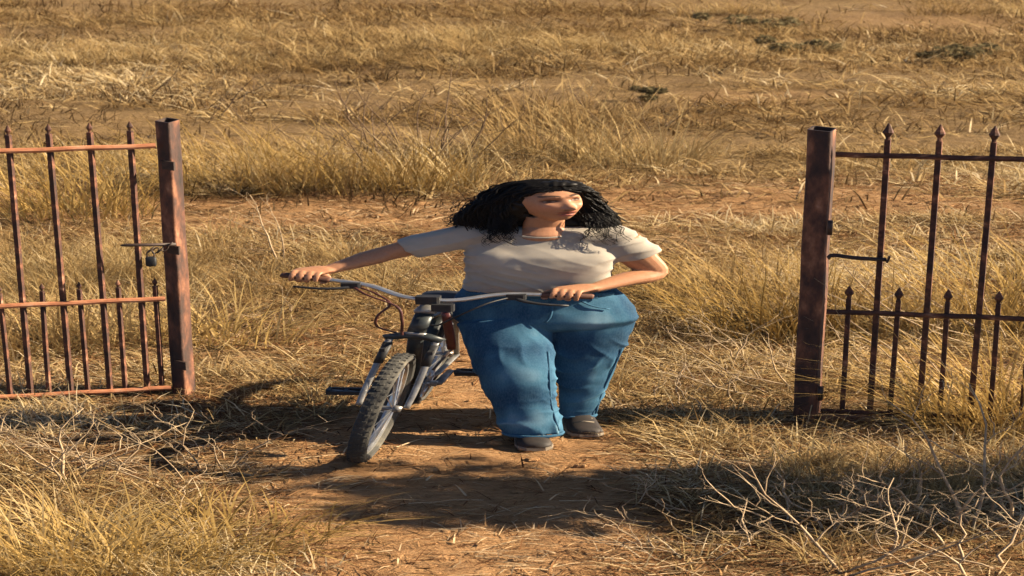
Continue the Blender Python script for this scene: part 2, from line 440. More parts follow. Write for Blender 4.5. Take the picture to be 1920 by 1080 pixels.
def along(p0, d, u, v):
    """distance along a leaf (on the ground line p0 + s d, at the height seen at (u, v)) where a bar stands"""
    a = (u - 960) / FPX; b_ = (540 - v) / FPX
    kx, ky = a, cp + b_ * sp                      # x / y = kx / ky
    return (kx * p0[1] - ky * p0[0]) / (ky * d[0] - kx * d[1])
Lp0 = Lb + A(-.075, -.05, 0); 
def leaf_end(p0, vz0, vz1, u1):
    z = P(960, vz0, p0[1])[2]
    b_ = (540 - vz1) / FPX; Y = (z - CAM_H) / ((-sp + b_ * cp) / (cp + b_ * sp)); return P(u1, vz1, Y) * A(1, 1, 0)
Lp1 = leaf_end(Lp0, 558, 582, -190)
Ld = nrm(Lp1 - Lp0)
zL = [P(960, v, Lp0[1])[2] for v in (752, 558, 272)]
lb = [along(Lp0, Ld, u, 280) for u in (246, 172, 95, 17, -62, -140)]
ls = [along(Lp0, Ld, u, 562) for u in (293, 223, 151, 78, 2, -75, -150)]
LL, Ld, Ln = leaf('rusty spiked gate leaf with sunlit orange rails, swung open at the left', Lp0, Lp1, [.07, zL[1], zL[2]], lb, ls, M['rust_sunlit'], M['rust'], .022, False, True)
Rp0 = Rb + A(.085, -.03, 0)
Rp1 = leaf_end(Rp0, 582, 603, 2110)
Rd = nrm(Rp1 - Rp0)
zR = [P(960, v, Rp0[1])[2] for v in (775, 582, 288)]
rb_ = [along(Rp0, Rd, u, 290) for u in (1663, 1760, 1861, 1963, 2065)]
rs_ = [along(Rp0, Rd, u, 590) for u in (1590, 1682, 1776, 1872, 1970, 2070)]
RL, Rd, Rn = leaf('dark rusty gate leaf with diamond finials, swung open at the right', Rp0, Rp1, [.065, zR[1], zR[2]], rb_, rs_, M['rust'], M['rust'], .036, False, False)
# latch bolt on the right leaf, bolt plate and hinges
q0 = P(1552, 484, Rp0[1] - .06); q1 = P(1662, 487, Rp0[1] - .10)
v, f = tube(spline([q0, q0 * .9 + q1 * .1 + A(0, 0, .02), (q0 + q1) / 2 + A(0, 0, .006), q1]), .013, 8); obj('latch_bolt', v, f, M['iron_dark'], RL, smooth=True)
v, f = tube([q1 + A(0, -.02, -.012), q1 + A(.012, -.03, .03)], .009, 6); obj('bolt_knob', v, f, M['iron_dark'], RL)
for z in (.16, 1.28):
    v, f = tube([Rb + rex * .05 - rey * .085 + A(.06, 0, z), Rb + rex * .05 - rey * .085 + A(.06, 0, z + .09)], .017, 10); obj('hinge', v, f, M['iron_dark'], rp, smooth=True)
for z in (.24, 1.05, 1.62):
    v, f = obox(Lb + lex * .05 - ley * .072 + A(0, 0, z), lex * .05, ley * .008, A(0, 0, .028)); obj('hinge_strap', v, f, M['iron_dark'], lp)
# small plate bolted to the left leaf's foot
v, f = obox(P(220, 768, Lp0[1] - .15) + Ln * .03, Ld * .10, Ln * .010, A(0, 0, .026), .004); obj('foot_plate', v, f, M['rust_sunlit'], LL)
# right leaf's foot box section
v, f = obox(Rp0 + Rd * .16 + Rn * .02 + A(0, 0, .022), Rd * .17, Rn * .018, A(0, 0, .018), .004); obj('foot_section', v, f, M['rust_dark'], RL)
# bolt and padlock on the left leaf
yb = Lp0[1] - .10
pl = thing('padlock', 'dark padlock dangling on a short chain beside the left gate post', 'padlock', P(283, 505, yb))
q0, q1 = P(226, 460, yb), P(330, 458, yb + .03)
v, f = tube([q0, q0 + (q1 - q0) * .1, q1], [.004, .011, .011], 8); obj('slide_bolt', v, f, M['iron_dark'], LL, smooth=True)
c = P(283, 489, yb - .03)
v, f = rings([(c[0], c[1], c[2] - .035, .030, .014), (c[0], c[1], c[2] - .028, .036, .017), (c[0], c[1], c[2] + .018, .036, .017), (c[0], c[1], c[2] + .026, .030, .013)], 16, pw=3.5)
obj('body', v, f, M['black'], pl, smooth=True)
v, f = tube(spline([c + A(-.022, 0, .02), c + A(-.022, 0, .052), c + A(0, 0, .07), c + A(.022, 0, .052), c + A(.022, 0, .02)]), .006, 6); obj('shackle', v, f, M['iron_dark'], pl, smooth=True)
for i in range(5):
    k = i / 4; q = (1 - k) * (c + A(.004, 0, .075)) + k * P(318, 459, yb) + A(0, 0, -.02 * math.sin(math.pi * k))
    dd = nrm(P(318, 459, yb) - c); up = nrm(np.cross(dd, A(0, 1, 0))) if i % 2 else A(0, 1, 0)
    pts = [q + dd * .026 * math.cos(a) + up * .014 * math.sin(a) for a in np.linspace(0, 2 * math.pi, 13)]
    v, f = tube(pts, .0045, 5); obj('chain_link', v, f, M['iron_dark'], pl, smooth=True)

# ------------------------------------------------------------------ bicycle
YAW, LEAN = R(6.5), R(8.3)
c0 = G(681, 860); BC = A(c0[0] / S, c0[1] + .01, 0)
bF, bL = A(-math.sin(YAW), -math.cos(YAW), 0), A(math.cos(YAW), -math.sin(YAW), 0)
cl_, sl_ = math.cos(LEAN), math.sin(LEAN)
def B(f, l, z): return BC + bF * f + bL * (l * cl_ + z * sl_) + A(0, 0, -l * sl_ + z * cl_)
def BV(a): return np.array([B(*q) for q in a])
bike = thing('bicycle', 'old grey mountain bicycle with chrome bars, wheeled along by the walking woman', 'bicycle', wide([BC])[0])
def bp(name, v, f, m_, parent=bike, smooth=True): return obj(name, wide(v), f, m_, parent, smooth=smooth)
def btube(name, pts, r, m_, n=10, parent=bike, sp_=0):
    q = [B(*p_) for p_ in pts]
    if sp_: q = spline(q, sp_)
    v, f = tube(q, r, n); return bp(name, v, f, m_, parent)
WR = .315                     # rim-side radius of the tyre's centre line
def torus(f0, R0, prof, seg=56, l0=0.0):
    V = []
    for i in range(seg):
        th = 2 * math.pi * i / seg
        for dr, dl in prof: V.append((f0 + (R0 + dr) * math.sin(th), l0 + dl, .342 + (R0 + dr) * math.cos(th)))
    return BV(V), ring_faces(seg, len(prof), closed=True)
def wheel(f0, spokes):
    w_ = obj('wheel', *(lambda a: (wide(a[0]), a[1]))(torus(f0, .282, [(-.008, -.012), (.008, -.013), (.012, -.010), (.012, .010), (.008, .013), (-.008, .012), (-.014, .004), (-.014, -.004)])), M['chrome'], bike, smooth=False)
    w_['label'] = 'chrome wheel rim with spokes'
    prof = [(.029 * math.sin(a), .025 * math.cos(a)) for a in np.linspace(0, 2 * math.pi, 13)[:-1]]
    v, f = torus(f0, WR - .003, prof, 64); mb = MB().add(v, f)
    for i in range(54):
        th0 = 2 * math.pi * i / 54
        for l_, dth, rr in ((-.015, 0, .0235), (.015, 0, .0235), (0, math.pi / 54, .0285)):
            th = th0 + dth; r = WR + rr - .004
            e = lambda dr, dl, dt: (f0 + (r + dr) * math.sin(th + dt), l_ + dl, .342 + (r + dr) * math.cos(th + dt))
            s1, s2 = .0065, .019
            mb.add(BV([e(0, -s1, -s2), e(0, s1, -s2), e(0, s1, s2), e(0, -s1, s2), e(.0045, -s1 * .8, -s2 * .8), e(.0045, s1 * .8, -s2 * .8), e(.0045, s1 * .8, s2 * .8), e(.0045, -s1 * .8, s2 * .8)]), BOXF)
    obj('tyre', wide(mb.verts()), mb.f, M['tyre'], w_, smooth=False)
    v, f = tube([B(f0, l_, .342) for l_ in (-.05, -.03, -.028, .028, .03, .05)], [.016, .022, .014, .014, .022, .016], 12); obj('hub', wide(v), f, M['silver'], w_, smooth=True)
    for i in range(spokes):
        th = 2 * math.pi * i / spokes; sg = 1 if i % 2 else -1; t2 = th + sg * .25
        v, f = tube([B(f0 + .02 * math.sin(t2), sg * .028, .342 + .02 * math.cos(t2)), B(f0 + .272 * math.sin(th), sg * .004, .342 + .272 * math.cos(th))], .0016, 4); obj('spoke', wide(v), f, M['chrome'], w_)
wheel(0, 24); WB = -.99; wheel(WB, 24)
# frame
HT, HB = (-.235, 0, .885), (-.195, 0, .765)
BB = (-.585, 0, .29)
btube('head_tube', [HB, HT], [.024, .024], M['frame'], 14)
btube('top_tube', [(-.222, 0, .85), (-.70, 0, .74)], .017, M['frame'], 12)
btube('down_tube', [(-.20, 0, .775), BB], .021, M['frame'], 12)
btube('seat_tube', [BB, (-.70, 0, .76)], .018, M['frame'], 12)
btube('seat_post', [(-.69, 0, .70), (-.72, 0, .765)], .0135, M['silver'], 10)
for s_ in (-1, 1):
    btube('chain_stay', [(BB[0], s_ * .02, BB[2]), (-.72, s_ * .05, .305), (WB, s_ * .062, .342)], .0095, M['silver'], 8)
    btube('seat_stay', [(-.70, s_ * .018, .74), (-.78, s_ * .045, .64), (WB, s_ * .062, .342)], .008, M['silver'], 8)
    # fork
    fk = btube('fork_leg', [(-.185, s_ * .058, .735), (-.12, s_ * .060, .60), (-.05, s_ * .062, .44), (-.005, s_ * .060, .345)], [.0100, .0098, .0090, .0085], M['silver'], 10, sp_=4)
    btube('fork_boot', [(-.172, s_ * .058, .705), (-.115, s_ * .060, .585)], [.0130, .0122], M['black'], 10, parent=fk)
    v, f = obox(B(-.13, s_ * .060, .675), bF * .026, bL * .007, A(0, 0, .010)); bp('brake_pad', v, f, M['black'], smooth=False)
btube('fork_crown', [(-.188, -.072, .728), (-.192, -.03, .75), (-.193, 0, .756), (-.192, .03, .75), (-.188, .072, .728)], [.019, .021, .024, .021, .019], M['frame'], 12)
btube('headset', [(-.243, 0, .885), (-.247, 0, .90), (-.252, 0, .918), (-.258, 0, .935)], [.029, .030, .024, .019], M['silver'], 14)
btube('lower_headset', [(-.192, 0, .757), (-.197, 0, .772)], [.030, .028], M['silver'], 14)
btube('stem', [(-.258, 0, .925), (-.263, 0, .965), (-.235, 0, .985), (-.20, 0, .99)], [.017, .020, .019, .022], M['black'], 12, sp_=3)
bar_pts = [(-.305, -.385, 1.045), (-.285, -.25, 1.04), (-.26, -.16, 1.03), (-.215, -.07, .993), (-.20, 0, .988), (-.215, .07, .993), (-.26, .16, 1.03), (-.285, .25, 1.04), (-.305, .385, 1.045)]
hb = btube('handlebar', bar_pts, .0118, M['chrome'], 12, sp_=5)
v, f = obox(B(-.196, 0, .990), bF * .026, bL * .030, A(0, 0, .024), .006); bp('stem_clamp', v, f, M['black'], smooth=False)
for s_ in (-1, 1):
    btube('grip', [(-.306, s_ * .394, 1.045), (-.305, s_ * .388, 1.045), (-.295, s_ * .32, 1.043), (-.287, s_ * .272, 1.040), (-.286, s_ * .265, 1.040)], [.012, .0175, .016, .0175, .014], M['grip'], 12)
    br = btube('brake_lever', [(-.268, s_ * .20, 1.03), (-.235, s_ * .225, 1.012), (-.222, s_ * .28, 1.003), (-.235, s_ * .345, 1.0)], [.010, .009, .0075, .006], M['black'], 8, sp_=3)
    v, f = obox(B(-.262, s_ * .208, 1.026), bF * .022, bL * .024, A(0, 0, .017), .005); bp('lever_mount', v, f, M['black'], br, smooth=False)
btube('brake_cable', [(-.25, -.20, 1.02), (-.17, -.15, 1.0), (-.14, -.065, .95), (-.14, -.04, .86), (-.16, -.035, .80), (-.165, -.03, .76)], .0042, M['cable'], 6, sp_=6)
btube('gear_cable', [(-.26, -.19, 1.02), (-.20, -.13, 1.0), (-.15, -.085, .96), (-.15, -.105, .88), (-.18, -.10, .80), (-.25, -.05, .74), (-.30, -.02, .72)], .0042, M['cable'], 6, sp_=6)
btube('rear_brake_cable', [(-.25, .19, 1.02), (-.14, .15, 1.01), (-.12, .09, .92), (-.17, .05, .84), (-.28, .02, .80)], .0042, M['black'], 6, sp_=6)
# reflector bracket, lamp block and saddle
v, f = obox(B(-.17, .045, .955), bF * .02, bL * .028, A(0, 0, .022), .006); bp('bell', v, f, M['black'], smooth=False)
btube('toe_guard', [(-.24, .05, .90), (-.30, .075, .74), (-.36, .09, .62)], [.012, .013, .012], M['maroon'], 8, sp_=3)
sv = [(-.62, 0, .925, .020, .018), (-.66, 0, .93, .026, .022), (-.74, 0, .932, .045, .028), (-.82, 0, .938, .075, .034), (-.87, 0, .945, .078, .032), (-.90, 0, .945, .05, .02)]
V = []
for f_, l_, z_, a_, h_ in sv:
    for j in range(14):
        th = 2 * math.pi * j / 14; V.append(B(f_, l_ + a_ * math.cos(th), z_ - .15 + h_ * math.sin(th) * (1 if math.sin(th) > 0 else .7)))
bp('saddle', np.array(V), ring_faces(6, 14), M['black'])
# cranks, chain ring, pedals
v, f = tube([B(BB[0], l_, BB[2]) for l_ in (-.07, .07)], .019, 12); bp('bottom_bracket', v, f, M['silver'])
for l_, r_ in ((.045, .092),):
    V = []; seg = 44
    for i in range(seg):
        th = 2 * math.pi * i / seg; k = .004 if i % 2 else 0
        for dr, dl in ((0, -.003), (k, -.003), (k, .003), (0, .003)):
            rr = (r_ - .02 if dr == 0 and False else r_) + dr
            V.append(B(BB[0] + (rr - (.016 if dl == dl and dr == 0 else 0)) * math.sin(th), l_ + dl, BB[2] + (rr - (.016 if dr == 0 else 0)) * math.cos(th)))
    ch = bp('chain_ring', np.array(V), ring_faces(seg, 4, closed=True), M['chrome'], smooth=False)
    for i in range(5):
        th = 2 * math.pi * i / 5
        v, f = tube([B(BB[0], l_, BB[2]), B(BB[0] + .08 * math.sin(th), l_, BB[2] + .08 * math.cos(th))], .007, 6); bp('spider_arm', v, f, M['chrome'], ch)
ang = R(-10)
for s_ in (-1, 1):
    ca = ang if s_ < 0 else ang + math.pi
    e = (BB[0] + .168 * math.cos(ca), s_ * .085, BB[2] + .168 * math.sin(ca))
    cr = btube('crank', [(BB[0], s_ * .07, BB[2]), (e[0], s_ * .08, e[2])], [.014, .011], M['silver'], 8)
    pd = btube('pedal', [(e[0], s_ * .085, e[2]), (e[0], s_ * .185, e[2])], .007, M['silver'], 8)
    for df in (-.032, .032):
        v, f = obox(B(e[0] + df, s_ * .142, e[2]), bF * .008, bL * .047, A(0, 0, .012)); bp('cage', v, f, M['black'], pd, smooth=False)
    for dl in (.098, .142, .186):
        v, f = obox(B(e[0], s_ * dl, e[2]), bF * .030, bL * .006, A(0, 0, .010)); bp('cage_end', v, f, M['black'], pd, smooth=False)
V, F = [], []
ch_p = [B(BB[0] + .09, .05, BB[2] + .02)]
for (fa, za, fb, zb) in ((BB[0], BB[2] + .092, WB, .342 + .035), (BB[0], BB[2] - .092, WB, .342 - .035)):
    n = 34; mb = MB()
    for i in range(n):
        k = (i + .5) / n; mb.add(*obox(B(fa + (fb - fa) * k, .045, za + (zb - za) * k), bF * .006, bL * .003, A(0, 0, .004)))
    bp('chain_run', mb.verts(), mb.f, M['iron_dark'], smooth=False)

# ------------------------------------------------------------------ person
pc = A(.0, 10.66, 0); pc[0] = G(1030, 815)[0]
person = thing('person', 'woman in a pale grey tee and blue jeans wheeling a bicycle, looking to the side', 'person', pc)
YP, YS = 10.72, 10.69
gr_r, gr_l = B(-.296, -.332, 1.044), B(-.296, .325, 1.044)       # grip centres: image left, image right
bar_dir = nrm(B(-.293, .3, 1.04) - B(-.293, -.3, 1.04))
SKIN = A(.37, .178, .095)
mb = MB()
# trunk under the clothes, neck
def row(u, v, Y, rx, ry): q = J(u, v, Y); return (q[0], Y, q[2], rx, ry)
mb.add(*rings([row(1025, 600, YP, .10, .07), row(1025, 585, YP, .17, .11), row(1012, 543, YP, .15, .10), row(1012, 510, YP - .01, .145, .09), row(1012, 475, YS, .16, .10), row(1008, 452, YS, .15, .08), row(1012, 438, YS, .085, .065), row(1018, 430, YS - .005, .054, .055), row(1022, 405, YS - .03, .050, .053)]))
HC = J(1027, 377, 10.635)                       # head centre
HY, HP, HR = R(27), R(-9), R(-3)                 # turned to the right of the picture, slightly bowed
hf = A(math.sin(HY) * math.cos(HP), -math.cos(HY) * math.cos(HP), -math.sin(HP))
hx = nrm(np.cross(hf, A(0, 0, 1))) * -1         # picture-right
if hx[0] < 0: hx = -hx
hz = nrm(np.cross(hx, hf)); hz = hz if hz[2] > 0 else -hz
hx, hz = hx * math.cos(HR) - hz * math.sin(HR), hz * math.cos(HR) + hx * math.sin(HR)
HS = 1.10
def head_local(p):
    d = (p - HC) / HS; return d @ hx, d @ hf, d @ hz
V, F = ball((0, 0, 0), 1.0, 72, 60)
x, f_, z = V[:, 0] * .072, -V[:, 1] * .094, V[:, 2] * .112
e2 = lambda a, b_, c_, d_: np.exp(-((a / b_) ** 2) - ((c_ / d_) ** 2))
t_ = sstep(.01, -.112, z); fr = sstep(-.02, .05, f_)
x = x * (1 - .30 * t_) ; f_ = f_ + .012 * t_ * fr; f_ = np.where(f_ < 0, f_ * (1 - .25 * t_), f_)
f_ = np.where(f_ > 0, f_ * (1 - .10 * sstep(.03, .11, z)), f_)
front = sstep(.03, .06, f_)
ax = np.abs(x)
f_ = f_ + front * (-.017 * e2(ax - .032, .016, z - .008, .011) + .008 * e2(ax - .026, .02, z - .031, .009) + .006 * e2(ax - .042, .018, z + .024, .02)
    + .017 * np.exp(-(x / .010) ** 2) * sstep(.022, -.030, z) * sstep(-.052, -.036, z) + .022 * e2(x, .014, z + .034, .011) + .006 * e2(ax - .013, .007, z + .038, .007)
    + .0075 * e2(x, .020, z + .0585, .0055) + .008 * e2(x, .018, z + .0715, .0055) - .008 * e2(x, .024, z + .065, .004) + .008 * e2(x, .02, z + .099, .014)
    + .003 * e2(x, .03, z - .035, .01))
hv = HC + HS * (x[:, None] * hx + f_[:, None] * hf + z[:, None] * hz)
mb.add(hv, F)
mb.add(*rings([row(1020, 420, YS - .012, .048, .052), row(1018, 429, YS - .020, .054, .058), row(1017, 437, YS - .030, .064, .062), row(1016, 444, YS - .036, .066, .058), row(1016, 450, YS - .038, .045, .045)], 24))
# ears
for s_ in (-1, 1):
    mb.add(*ball(HC + HS * (hx * .072 * s_ - hf * .008 - hz * .008), (.010, .018, .028), 12, 8))
def arm(sh, el, wr, r0, r1, r2):
    pts = spline([sh, (sh + el) / 2, el, (el + wr) / 2, wr], 5); pts.append(wr + nrm(wr - el) * .03)
    k = np.linspace(0, 1, len(pts)); rr = np.interp(k, [0, .25, .47, .62, 1], [r0, r0 * .96, r1, r1 * 1.02, r2 * .86])
    return tube(pts, list(rr), 16)
def hand(g_c, wr, side, mb):
    """side: +1 when the thumb lies towards picture-left"""
    e1 = A(0, -1, 0); e1 = nrm(e1 - bar_dir * (e1 @ bar_dir)); up = nrm(np.cross(bar_dir, e1)); up = up if up[2] > 0 else -up
    rc = .0255
    pt = lambda s_, a, r: g_c + bar_dir * s_ + e1 * r * math.cos(a) + up * r * math.sin(a)
    kn = [(-.031, .0085), (-.0105, .009), (.0105, .009), (.031, .008)]
    top = pt(0, R(112), .034)
    mb.add(*tube([wr, wr * .6 + top * .4 + A(0, 0, .006), top, pt(0, R(80), .028)], [(.025, .022), (.034, .019), (.042, .016), (.038, .011)], 18, ref=bar_dir))
    for i, (s_, r) in enumerate(kn):
        ln = (150, 168, 160, 135)[i if side < 0 else 3 - i]
        pts = [pt(s_, R(118 - ln * k), rc + r * .35 + .009 * (1 - k) * max(0, math.sin(math.pi * (k + .15)))) for k in np.linspace(0, 1.12, 12)]
        mb.add(*tube(pts, list(np.linspace(r * 1.05, r * .82, 12)), 10))
    s0 = -side * .052
    pts = [pt(s0 * .6, R(150), .034), pt(s0 * .95, R(175), .033), pt(s0 * 1.0, R(220), .028), pt(s0 * .95, R(270), .027), pt(s0 * .9, R(305), .026)]
    mb.add(*tube(spline(pts, 4), list(np.linspace(.0125, .008, 17)), 10))
e_up = A(0, 0, 1)
wr_r = gr_r + A(.062, .055, .034); wr_l = gr_l + A(.080, .075, .030)
sh_r, sh_l = J(862, 442, YS), J(1160, 444, YS)
el_r = sh_r * .46 + wr_r * .54 + A(-.01, .05, -.012); el_l = J(1221, 511, 10.73)
mb.add(*arm(sh_r, el_r, wr_r, .052, .042, .027)); hand(gr_r, wr_r, -1, mb)
mb.add(*arm(sh_l, el_l, wr_l, .056, .044, .028)); hand(gr_l, wr_l, 1, mb)
# legs inside the jeans
an_r, an_l = J(992, 815, 10.50), J(1083, 786, 10.73)
an_r[2] = .10; an_l[2] = .11
hp_r, hp_l = J(945, 600, YP) + A(0, -.035, 0), J(1104, 600, YP) + A(0, .02, 0)
kn_r, kn_l = J(967, 700, 10.55), J(1096, 698, 10.73)
for h_, k_, a_ in ((hp_r, kn_r, an_r), (hp_l, kn_l, an_l)):
    mb.add(*tube(spline([h_, k_, a_ + A(0, 0, .0), a_ - A(0, 0, .05)], 5), [.075, .07, .066, .06, .054] + [.048, .044, .042, .040, .037] + [.034] * 6, 14))
v, f = voxel(mb, .0034, 1)
lx, lf, lz = head_local(v)
inhead = (np.abs(lx) < .1) & (lf > .02) & (np.abs(lz) < .13)
col = np.tile(SKIN, (len(v), 1))
def blend(mask, c_):
    global col
    mask = np.clip(mask, 0, 1)[:, None] * inhead[:, None]; col = col * (1 - mask) + A(*c_) * mask
al = np.abs(lx)
blend(.5 * e2(al - .045, .022, lz + .026, .02), (.55, .24, .15))
blend(.4 * e2(al - .031, .021, lz - .012, .011), (.20, .085, .05))  # shade of the eye sockets painted into the skin tone
ell = lambda cx, cz, rx, rz, x_=al: sstep(1.25, .8, np.sqrt(((x_ - cx) / rx) ** 2 + ((lz - cz) / rz) ** 2))
brow_c = .0345 + .004 * (1 - ((al - .034) / .02) ** 2)
blend(sstep(.0062, .0030, np.abs(lz - brow_c)) * sstep(.054, .049, al) * sstep(.009, .013, al), (.016, .011, .009))
blend(.8 * ell(.032, .0105, .0190, .0088), (.10, .04, .026))
blend(ell(.032, .0095, .0165, .0058), (.006, .004, .004))
blend(.55 * ell(.0405, .0080, .0035, .0028) + .45 * ell(.0245, .0080, .003, .0026), (.42, .34, .28))
blend(ell(0, -.0572, .0235, .0062, lx), (.24, .060, .048)); blend(ell(0, -.0728, .0205, .0066, lx), (.34, .10, .08))
blend(ell(0, -.0650, .0250, .0026, lx), (.07, .02, .018))
blend(ell(.0095, -.0445, .0050, .0036), (.06, .024, .018))
body = obj('body', wide(v), f, M['skin'], person, smooth=True, attrs={'tone': col})
# fine chain necklace
pts = [J(1018 + 44 * math.cos(a), 430 + 10 * math.sin(a), YS - .072 * max(0, math.sin(a)) - .014) for a in np.linspace(-.2, math.pi + .2, 18)]
v, f = tube(pts, .0018, 5); obj('necklace', wide(v), f, M['silver'], person, smooth=True)

# tee shirt
mb = MB()
mb.add(*rings([row(1010, 540, YP, .186, .138), row(1011, 528, YP - .01, .182, .136), row(1013, 510, YP - .02, .182, .138), row(1015, 490, YP - .03, .190, .142), row(1014, 474, YS - .01, .192, .125), row(1011, 458, YS, .186, .102), row(1010, 447, YS, .165, .085), row(1011, 440, YS, .125, .075), row(1013, 435, YS, .085, .068)], 40, pw=2.3))
for s_ in (-1, 1):      # bust
    q = J(1014 + s_ * 56, 486, YS - .052); mb.add(*ball(q, (.098, .078, .088), 24, 16))
def sleeve(a, b_, r0, r1, tilt, hole):
    d = nrm(b_ - a)
    pts = [a - d * .05, a, a * .6 + b_ * .4, b_ - d * .01, b_, b_ - d * .004, b_ - d * .05]
    mb.add(*tube(pts, [(r0, r0 * .95), (r0, r0 * .95), ((r0 + r1) / 2, r1), (r1, r1), (r1 * .99, r1 * .99), (hole, hole), (hole * .8, hole * .8)], 22))
d_ = nrm(el_r - sh_r); sleeve(sh_r + A(.02, .0, .0), sh_r + d_ * .155 + A(0, 0, -.002), .068, .064, 0, .056)
d_ = nrm(el_l - sh_l); sleeve(sh_l + A(-.02, 0, -.005), sh_l + d_ * .145 + A(.006, 0, .004), .070, .074, 0, .061)
# shoulders yoke
mb.add(*tube([sh_r + A(.0, 0, .002), J(940, 441, YS), J(1012, 438, YS + .01), J(1085, 441, YS), sh_l + A(0, 0, .002)], [(.052, .068), (.055, .078), (.045, .075), (.055, .078), (.054, .068)], 20, ref=A(0, 0, 1)))
v, f = voxel(mb, .0048, 22)
n_ = normals(v, f)
ctr = J(1012, 480, YS)
rel = v - ctr
hold = J(1120, 500, YS - .1)
# tension folds running from the raised shoulder and the armpit down across the belly
w1 = rel[:, 2] * 85 + rel[:, 0] * 70 + 6 * vnoise(v, 6, 41)
w2 = rel[:, 2] * 110 - rel[:, 0] * 60 + 5 * vnoise(v, 7, 42)
low = sstep(-.02, -.12, rel[:, 2])
fold = .0075 * (1 - np.abs(np.sin(w1 * .5))) ** 1.5 * (.45 + .55 * low) * sstep(-.1, .6, vnoise(v, 6, 43)) * sstep(.19, .13, np.abs(rel[:, 0])) + .006 * (1 - np.abs(np.sin(w2 * .5))) ** 1.5 * sstep(.10, .19, np.abs(rel[:, 0])) + (.004 + .008 * low) * vnoise(v, 9, 44) + .003 * vnoise(v, 22, 45)
hem = sstep(.012, .0, np.abs(v[:, 2] - (J(1010, 536, YP)[2]))) * .003
v = v + n_ * (fold + hem)[:, None]
v[:, 2] += -.006 * low * vnoise(v * A(1, 0, 1), 9, 46)
shirt = obj('shirt', wide(relax(v, f, 1)), f, M['shirt'], person, smooth=True)
# neckband
pts = [J(1016 + 60 * math.cos(a), 434 + 12 * max(0, math.sin(a)), YS - .090 * max(-.6, math.sin(a))) for a in np.linspace(0, 2 * math.pi, 33)]
v, f = tube(pts, [(.007, .005)] * 33, 8); obj('neckband', wide(v), f, M['shirt'], shirt, smooth=True)

# jeans
mb = MB()
mb.add(*rings([row(1011, 532, YP, .155, .110), row(1011, 533, YP, .178, .128), row(1012, 541, YP, .196, .134), row(1016, 555, YP, .218, .142), row(1022, 575, YP, .232, .150), row(1025, 594, YP, .235, .148), row(1026, 606, YP, .212, .125), row(1026, 614, YP, .14, .09)], 40, pw=2.25))
def leg(h_, k_, a_, r):
    hem = a_ * 1.0; hem[2] = a_[2] - .035
    pts = spline([h_, h_ * .5 + k_ * .5, k_, k_ * .5 + hem * .5, hem], 6)
    rr = [(np.interp(i / 24, [0, .25, .5, .75, 1], r), np.interp(i / 24, [0, .25, .5, .75, 1], r) * 1.06) for i in range(25)]
    d = nrm(pts[-1] - pts[-2])
    mb.add(*tube(pts + [pts[-1] - d * .002, pts[-1] - d * .06], rr + [(r[-1] - .014,) * 2, (r[-1] - .022,) * 2], 26))
leg(hp_r, kn_r, an_r + A(.010, -.01, 0), [.118, .113, .099, .084, .075])
leg(hp_l, kn_l, an_l + A(-.002, 0, .012), [.118, .098, .071, .055, .048])
v, f = voxel(mb, .0052, 6)
n_ = normals(v, f)
def stretchfold(c_, rad, k, amp, ang, seed):
    d = v - c_; r2 = (d ** 2).sum(1) / rad ** 2
    ph = (d[:, 2] * math.cos(ang) + d[:, 0] * math.sin(ang)) * k * .62 + 5.0 * vnoise(v, 6, seed)
    return amp * (1 - np.abs(np.sin(ph))) ** 1.6 * np.exp(-r2) * sstep(-.5, .5, vnoise(v, 8, seed + 30))
disp = .013 * (1 - np.abs(np.sin(v[:, 0] * 55 + v[:, 2] * 14 + 5 * vnoise(v, 4, 66)))) ** 2.2 * sstep(-.1, .6, vnoise(v, 5, 67)) * sstep(J(0, 600, YP)[2], J(0, 660, YP)[2], v[:, 2]) + stretchfold(kn_r + A(0, -.06, 0), .15, 48, .016, .25, 51) + stretchfold(kn_l + A(0, -.05, -.05), .17, 46, .017, -.4, 52) \
     + stretchfold(an_r + A(0, 0, .08), .12, 52, .014, .15, 53) + stretchfold(an_l + A(0, 0, .09), .12, 55, .015, .3, 54) \
     + stretchfold(J(1060, 590, YP - .14), .15, 60, .011, .9, 55) + .005 * vnoise(v, 8, 56) + .0028 * vnoise(v, 19, 57)
v = relax(v + n_ * disp[:, None], f, 1)
fade = .31 + .22 * vnoise(v, 6, 58) + .14 * vnoise(v * A(1, 1, .25), 34, 59)
for c_, rad, am in ((J(985, 625, YP - .14), .085, .42), (kn_r + A(.01, -.1, .01), .10, .40), (J(1130, 610, YP - .12), .09, .45), (kn_l + A(.03, -.1, -.01), .09, .42), (an_r + A(.03, -.05, .08), .09, .30), (an_l + A(.02, -.05, .10), .09, .35)):
    fade += am * np.exp(-((v - c_) ** 2).sum(1) / rad ** 2)
fade += .42 * sstep(.005, .012, disp) * sstep(-.2, .5, vnoise(v, 14, 60))
jeans = obj('jeans', wide(v), f, M['denim'], person, smooth=True, attrs={'fade': np.clip(fade, 0, 1)})
